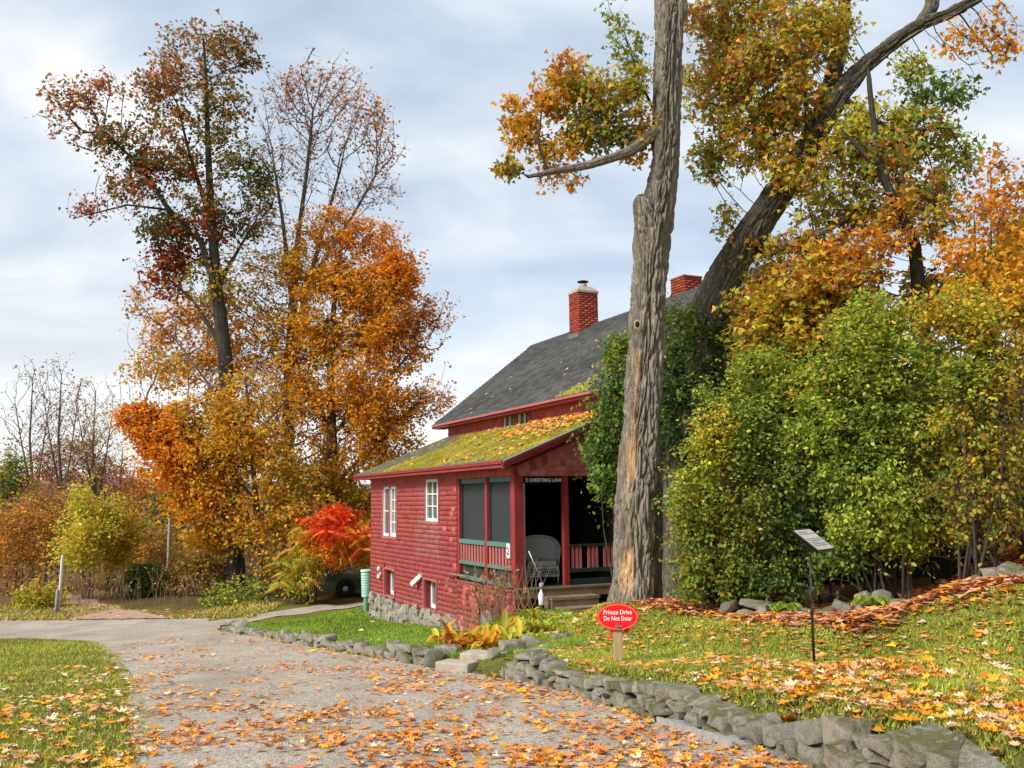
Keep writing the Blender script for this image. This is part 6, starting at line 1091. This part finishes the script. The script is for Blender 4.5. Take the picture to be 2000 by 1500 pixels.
grass(14000, -.5, 3.2, 3.8, 11.5, lambda X, Y_: (np.abs(wall_sd(X, Y_)-.12) < .12), .06, 'g1:2 g2:2 g3:2', 'edge_grass', 'tufts of grass growing out of the near stone wall')
# ---------------------------------------------------------------- fallen leaves
TP = [maple_tpl(c, f) for c, f in ((.25, .1), (.55, -.15), (-.4, .3), (.1, .45), (.8, .05))]
LITPAL = 'orange:3 peach:4 gold:2 rust:2 pale:3 deep:2 pinkrust:2'
PALA['peach'] = np.array((.70, .36, .20)); PALA['cream'] = np.array((.78, .60, .38))
def litter(n, x0, x1, y0, y1, dens, size, pal, pw=1.6):
    X = RNG.uniform(x0, x1, n); Y_ = y0+(y1-y0)*RNG.random(n)**pw; k = RNG.random(n) < dens(X, Y_); return X[k], Y_[k]
cl_n = lambda X, Y_, s=1.6, o=0.: fbm(np.stack([X*s, Y_*s, X*0+21+o], -1), 4)
sets = []
sets.append((*litter(68000, -7.5, 2.3, 4.4, 20, lambda X, Y_: in_drive(X, Y_)*np.clip((cl_n(X, Y_)-.30+.13*np.clip((X+1.2)/2.5, -.6, 1)-.016*np.clip(Y_-9, 0, 9))*2.6, .05, 1)*.62, .1, ''), .053, 'orange:4 deep:3 peach:4 cream:1 rust:2 pinkrust:2', 'drive'))
sets.append((*litter(14000, -6.5, -1.2, 4.6, 16, lambda X, Y_: (X < LX(Y_))*np.clip((cl_n(X, Y_, 1.4, 4)-.30)*3-.045*(Y_-6)+.25*np.clip(1-(LX(Y_)-X)/.9, 0, 1), .03, 1)*.55, .1, ''), .062, 'orange:3 gold:2 cream:3 peach:4 rust', 'left grass'))
sets.append((*litter(34000, 0, 7.2, 3.8, 14, lambda X, Y_: lawnmask(X, Y_)*np.clip((cl_n(X, Y_, 1.4, 9)-.32)*3.4+.10*np.clip(X-2, -1, 4), .06, 1)*.52, .1, '', 1.3), .064, 'gold:1 cream:2 peach:5 orange:4 deep:2 rust:2', 'right lawn'))
sets.append((*litter(44000, 1.5, 7.5, 6.0, 14.2, lambda X, Y_: np.clip(LEAFBED(X, Y_)*1.3, 0, 1)*.85, .1, '', 1), .085, 'pinkrust:4 rust:1 peach:5 orange:3', 'leaf bed'))
sets.append((*litter(9000, 4.2, 8.5, 5.5, 14, lambda X, Y_: np.clip((X-4.3-.25*np.abs(Y_-9.8))/1.0, 0, 1)*.8, .1, '', 1), .085, 'rust:3 pinkrust:3 orange:3 peach:2', 'bank'))
sets.append((*litter(2600, -8, 1.0, 11.5, 25, lambda X, Y_: (wall_sd(X, Y_) > .1)*~in_house(X, Y_)*.28*np.clip(cl_n(X, Y_, 1, 2)*1.6-.3, .1, 1), .1, ''), .085, 'cream:3 yellow:2 pale:2', 'house lawn'))
sets.append((*litter(2200, -7, .5, 8, 24, lambda X, Y_: (np.abs(wall_sd(X, Y_)+.35) < .42)*.7, .1, '', 1.2), .09, 'orange:2 rust:2 peach:2 gold:2', 'wall foot'))
sets.append((*litter(5200, -16, -8, 26.9, 34, lambda X, Y_: ((X > -12.8-.35*(Y_-26.9)/.6) & (X < -9.7-.5*(Y_-26.9)/.6))*.9, .1, '', 1), .10, 'pinkrust:3 peach:4 brown:2 orange', 'lane'))
sets.append((*litter(2200, -24, -7, 26.6, 30, lambda X, Y_: (X < -8)*.5, .1, '', 1), .11, 'pinkrust:3 rust:2 peach', 'far verge'))
sets.append((*litter(2600, -.5, 3.2, 3.8, 11.5, lambda X, Y_: (np.abs(wall_sd(X, Y_)-.17) < .13)*.55, .1, '', 1), .06, 'orange:3 rust:2 peach:3 deep', 'wall top'))
sets.append((*litter(900, .3, 2.6, 13.5, 17.4, lambda X, Y_: ~in_house(X, Y_)*.7, .1, '', 1), .10, 'peach:2 orange:2 gold:2 cream', 'porch foot'))
LABX = {'drive': 'maple leaf lying large in the foreground of the gravel drive', 'left grass': 'maple leaf lying large on the grass left of the drive', 'right lawn': 'maple leaf lying large on the lawn above the near wall'}
cname = lambda c: 'pale' if c.min() > .15 else 'yellow' if c[1] > .25 else 'orange' if c[0] > .45 else 'rusty brown'
single = []; allm = []
for X, Y_, size, pal, nm in sets:
    n = len(X); Z = H(X, Y_)+np.where(in_drive(X, Y_), .016, .0)+RNG.uniform(.0, .009, n)+(.03 if nm == 'wall top' else 0.022 if nm in ('left grass', 'right lawn', 'house lawn') else .006)+(RNG.random(n)*.05 if nm in ('leaf bed', 'bank') else 0); P = np.stack([X, Y_, Z], -1); a = RNG.uniform(0, 6.283, n); ax = np.stack([np.cos(a), np.sin(a), RNG.normal(0, .16, n)], -1); nv = np.stack([RNG.normal(0, .2, n), RNG.normal(0, .2, n), np.ones(n)], -1)
    sl = -.087 if nm != 'lane' else 0; nv[:, 1] -= sl; s = size*np.clip(RNG.lognormal(-.02, .3, n), .4, 1.6); C = pick(pal, n, .25); ti = RNG.integers(0, 5, n); allm.append((P, ax, nv, s, C, ti, nm))
    if nm in LABX:
        q = P-CAM; dep = q@cf; px = 1000+FPX*(q@cr)/dep; py = 750-FPX*(q@cu)/dep; vis = (px > 10) & (px < 1990) & (py < 1492)
        for i in np.where(vis)[0]: single.append((s[i]/dep[i], len(allm)-1, i))
single.sort(reverse=True); single = single[:300]; take = {(b, c) for a, b, c in single}
CS = {}
for _, b, i in single:
    P, ax, nv, s, C, ti, nm = allm[b]; cn = cname(C[i]); key = (int(ti[i]), cn)
    if key not in CS:
        T_, F_ = TP[ti[i]]; st_ = np.array([(.012, -.05, .02), (-.012, -.05, .02), (0, -.45, .10)]); CS[key] = npmesh('maple_leaf', np.vstack([T_, st_]), np.vstack([F_, [[15, 16, 17]]]), M['litter'], np.tile(C[i], (18, 1)))
    o = link('maple_leaf', CS[key]); A_ = nrm(ax[i]); S_ = nrm(np.cross(A_, nv[i])); N_ = np.cross(S_, A_); o.matrix_world = Matrix(((S_[0]*s[i], A_[0]*s[i], N_[0]*s[i], P[i][0]), (S_[1]*s[i], A_[1]*s[i], N_[1]*s[i], P[i][1]), (S_[2]*s[i], A_[2]*s[i], N_[2]*s[i], P[i][2]), (0, 0, 0, 1)))
    tag(o, 'fallen %s %s' % (cn, LABX[nm]), 'leaf', 'large fallen %s leaves, %s' % (cn, nm))
LN_ = {'drive': 'carpet of fallen orange leaves strewn over the gravel drive', 'left grass': 'fallen leaves scattered on the grass left of the drive', 'right lawn': 'fallen leaves scattered over the raised right-hand lawn', 'leaf bed': 'deep drift of brown leaves under the bushes', 'bank': 'rust and orange leaves covering the bank at the right edge', 'house lawn': 'sparse pale leaves on the bright lawn by the house', 'wall foot': 'leaves gathered along the foot of the stone wall', 'lane': 'pinkish leaves covering the far lane', 'far verge': 'reddish leaves along the far verge of the road', 'wall top': 'leaves lodged along the top of the near stone wall', 'porch foot': 'leaves gathered at the foot of the porch steps'}
for b, (P, ax, nv, s, C, ti, nm) in enumerate(allm):
    VV, FF, CC, n0 = [], [], [], 0
    for t in range(5):
        k = np.array([i for i in np.where(ti == t)[0] if (b, int(i)) not in take], int)
        for kk, tp in ((k[P[k][:, 1] < 8.6], TP[t]), (k[P[k][:, 1] >= 8.6], TPL['star'])):
            if not len(kk): continue
            v, f, c = leafcloud(P[kk], ax[kk], nv[kk], s[kk]*(1 if tp is TP[t] else 1.12), C[kk], tp); VV.append(v); FF.append(f+n0); CC.append(c); n0 += len(v)
    o = link('leaf_litter', npmesh('leaf_litter', np.concatenate(VV), np.concatenate(FF), M['litter'], np.concatenate(CC))); tag(o, LN_[nm], 'leaf litter', None, 'stuff')
# leaves on the roofs
n = 6500; v = RNG.uniform(-.2, 2.35, n); u = RNG.uniform(-.25, 6.2, n); k = RNG.random(n) < np.clip((v-.9)/1.0, .06, 1)*np.clip((4.3-u)/1.6, .10, 1)*np.clip(.3+1.2*(cl_n(u, v, 1.2)-.3)*2, .1, 1); v, u = v[k], u[k]; q = HO+v[:, None]*hT+u[:, None]*hS; P = np.column_stack([q, rz(v)+.04+RNG.random(len(v))*.03]); n = len(v); a = RNG.uniform(0, 6.28, n)
nl = np.array([*(hT*-.405), 1.]); x = leafcloud(P, np.stack([np.cos(a), np.sin(a), .35*(np.cos(a)*hT[0]+np.sin(a)*hT[1])], -1), np.tile(nl, (n, 1))+RNG.normal(0, .3, (n, 3)), RNG.uniform(.06, .11, n), pick('orange:3 peach:3 rust:2 gold:1', n), TP[0]); tag(link('leaf_litter', npmesh('leaf_litter', *x[:2], M['litter'], x[2])), 'orange leaves caught on the mossy lean-to roof', 'leaf litter', None, 'stuff')
n = 22; v = RNG.uniform(2.1, 5.2, n); u = RNG.uniform(-1, 8.5, n); q = HO+v[:, None]*hT+u[:, None]*hS; P = np.column_stack([q, mz(v)+.03]); a = RNG.uniform(0, 6.28, n); nl = np.array([*(hT*-.784), 1.]); x = leafcloud(P, np.stack([np.cos(a), np.sin(a), .7*(np.cos(a)*hT[0]+np.sin(a)*hT[1])], -1), np.tile(nl, (n, 1)), RNG.uniform(.07, .12, n), pick('cream:2 pale:2 gold', n), TP[1]); tag(link('leaf_litter', npmesh('leaf_litter', *x[:2], M['litter'], x[2])), 'few pale leaves lying on the grey main roof', 'leaf litter', None, 'stuff')
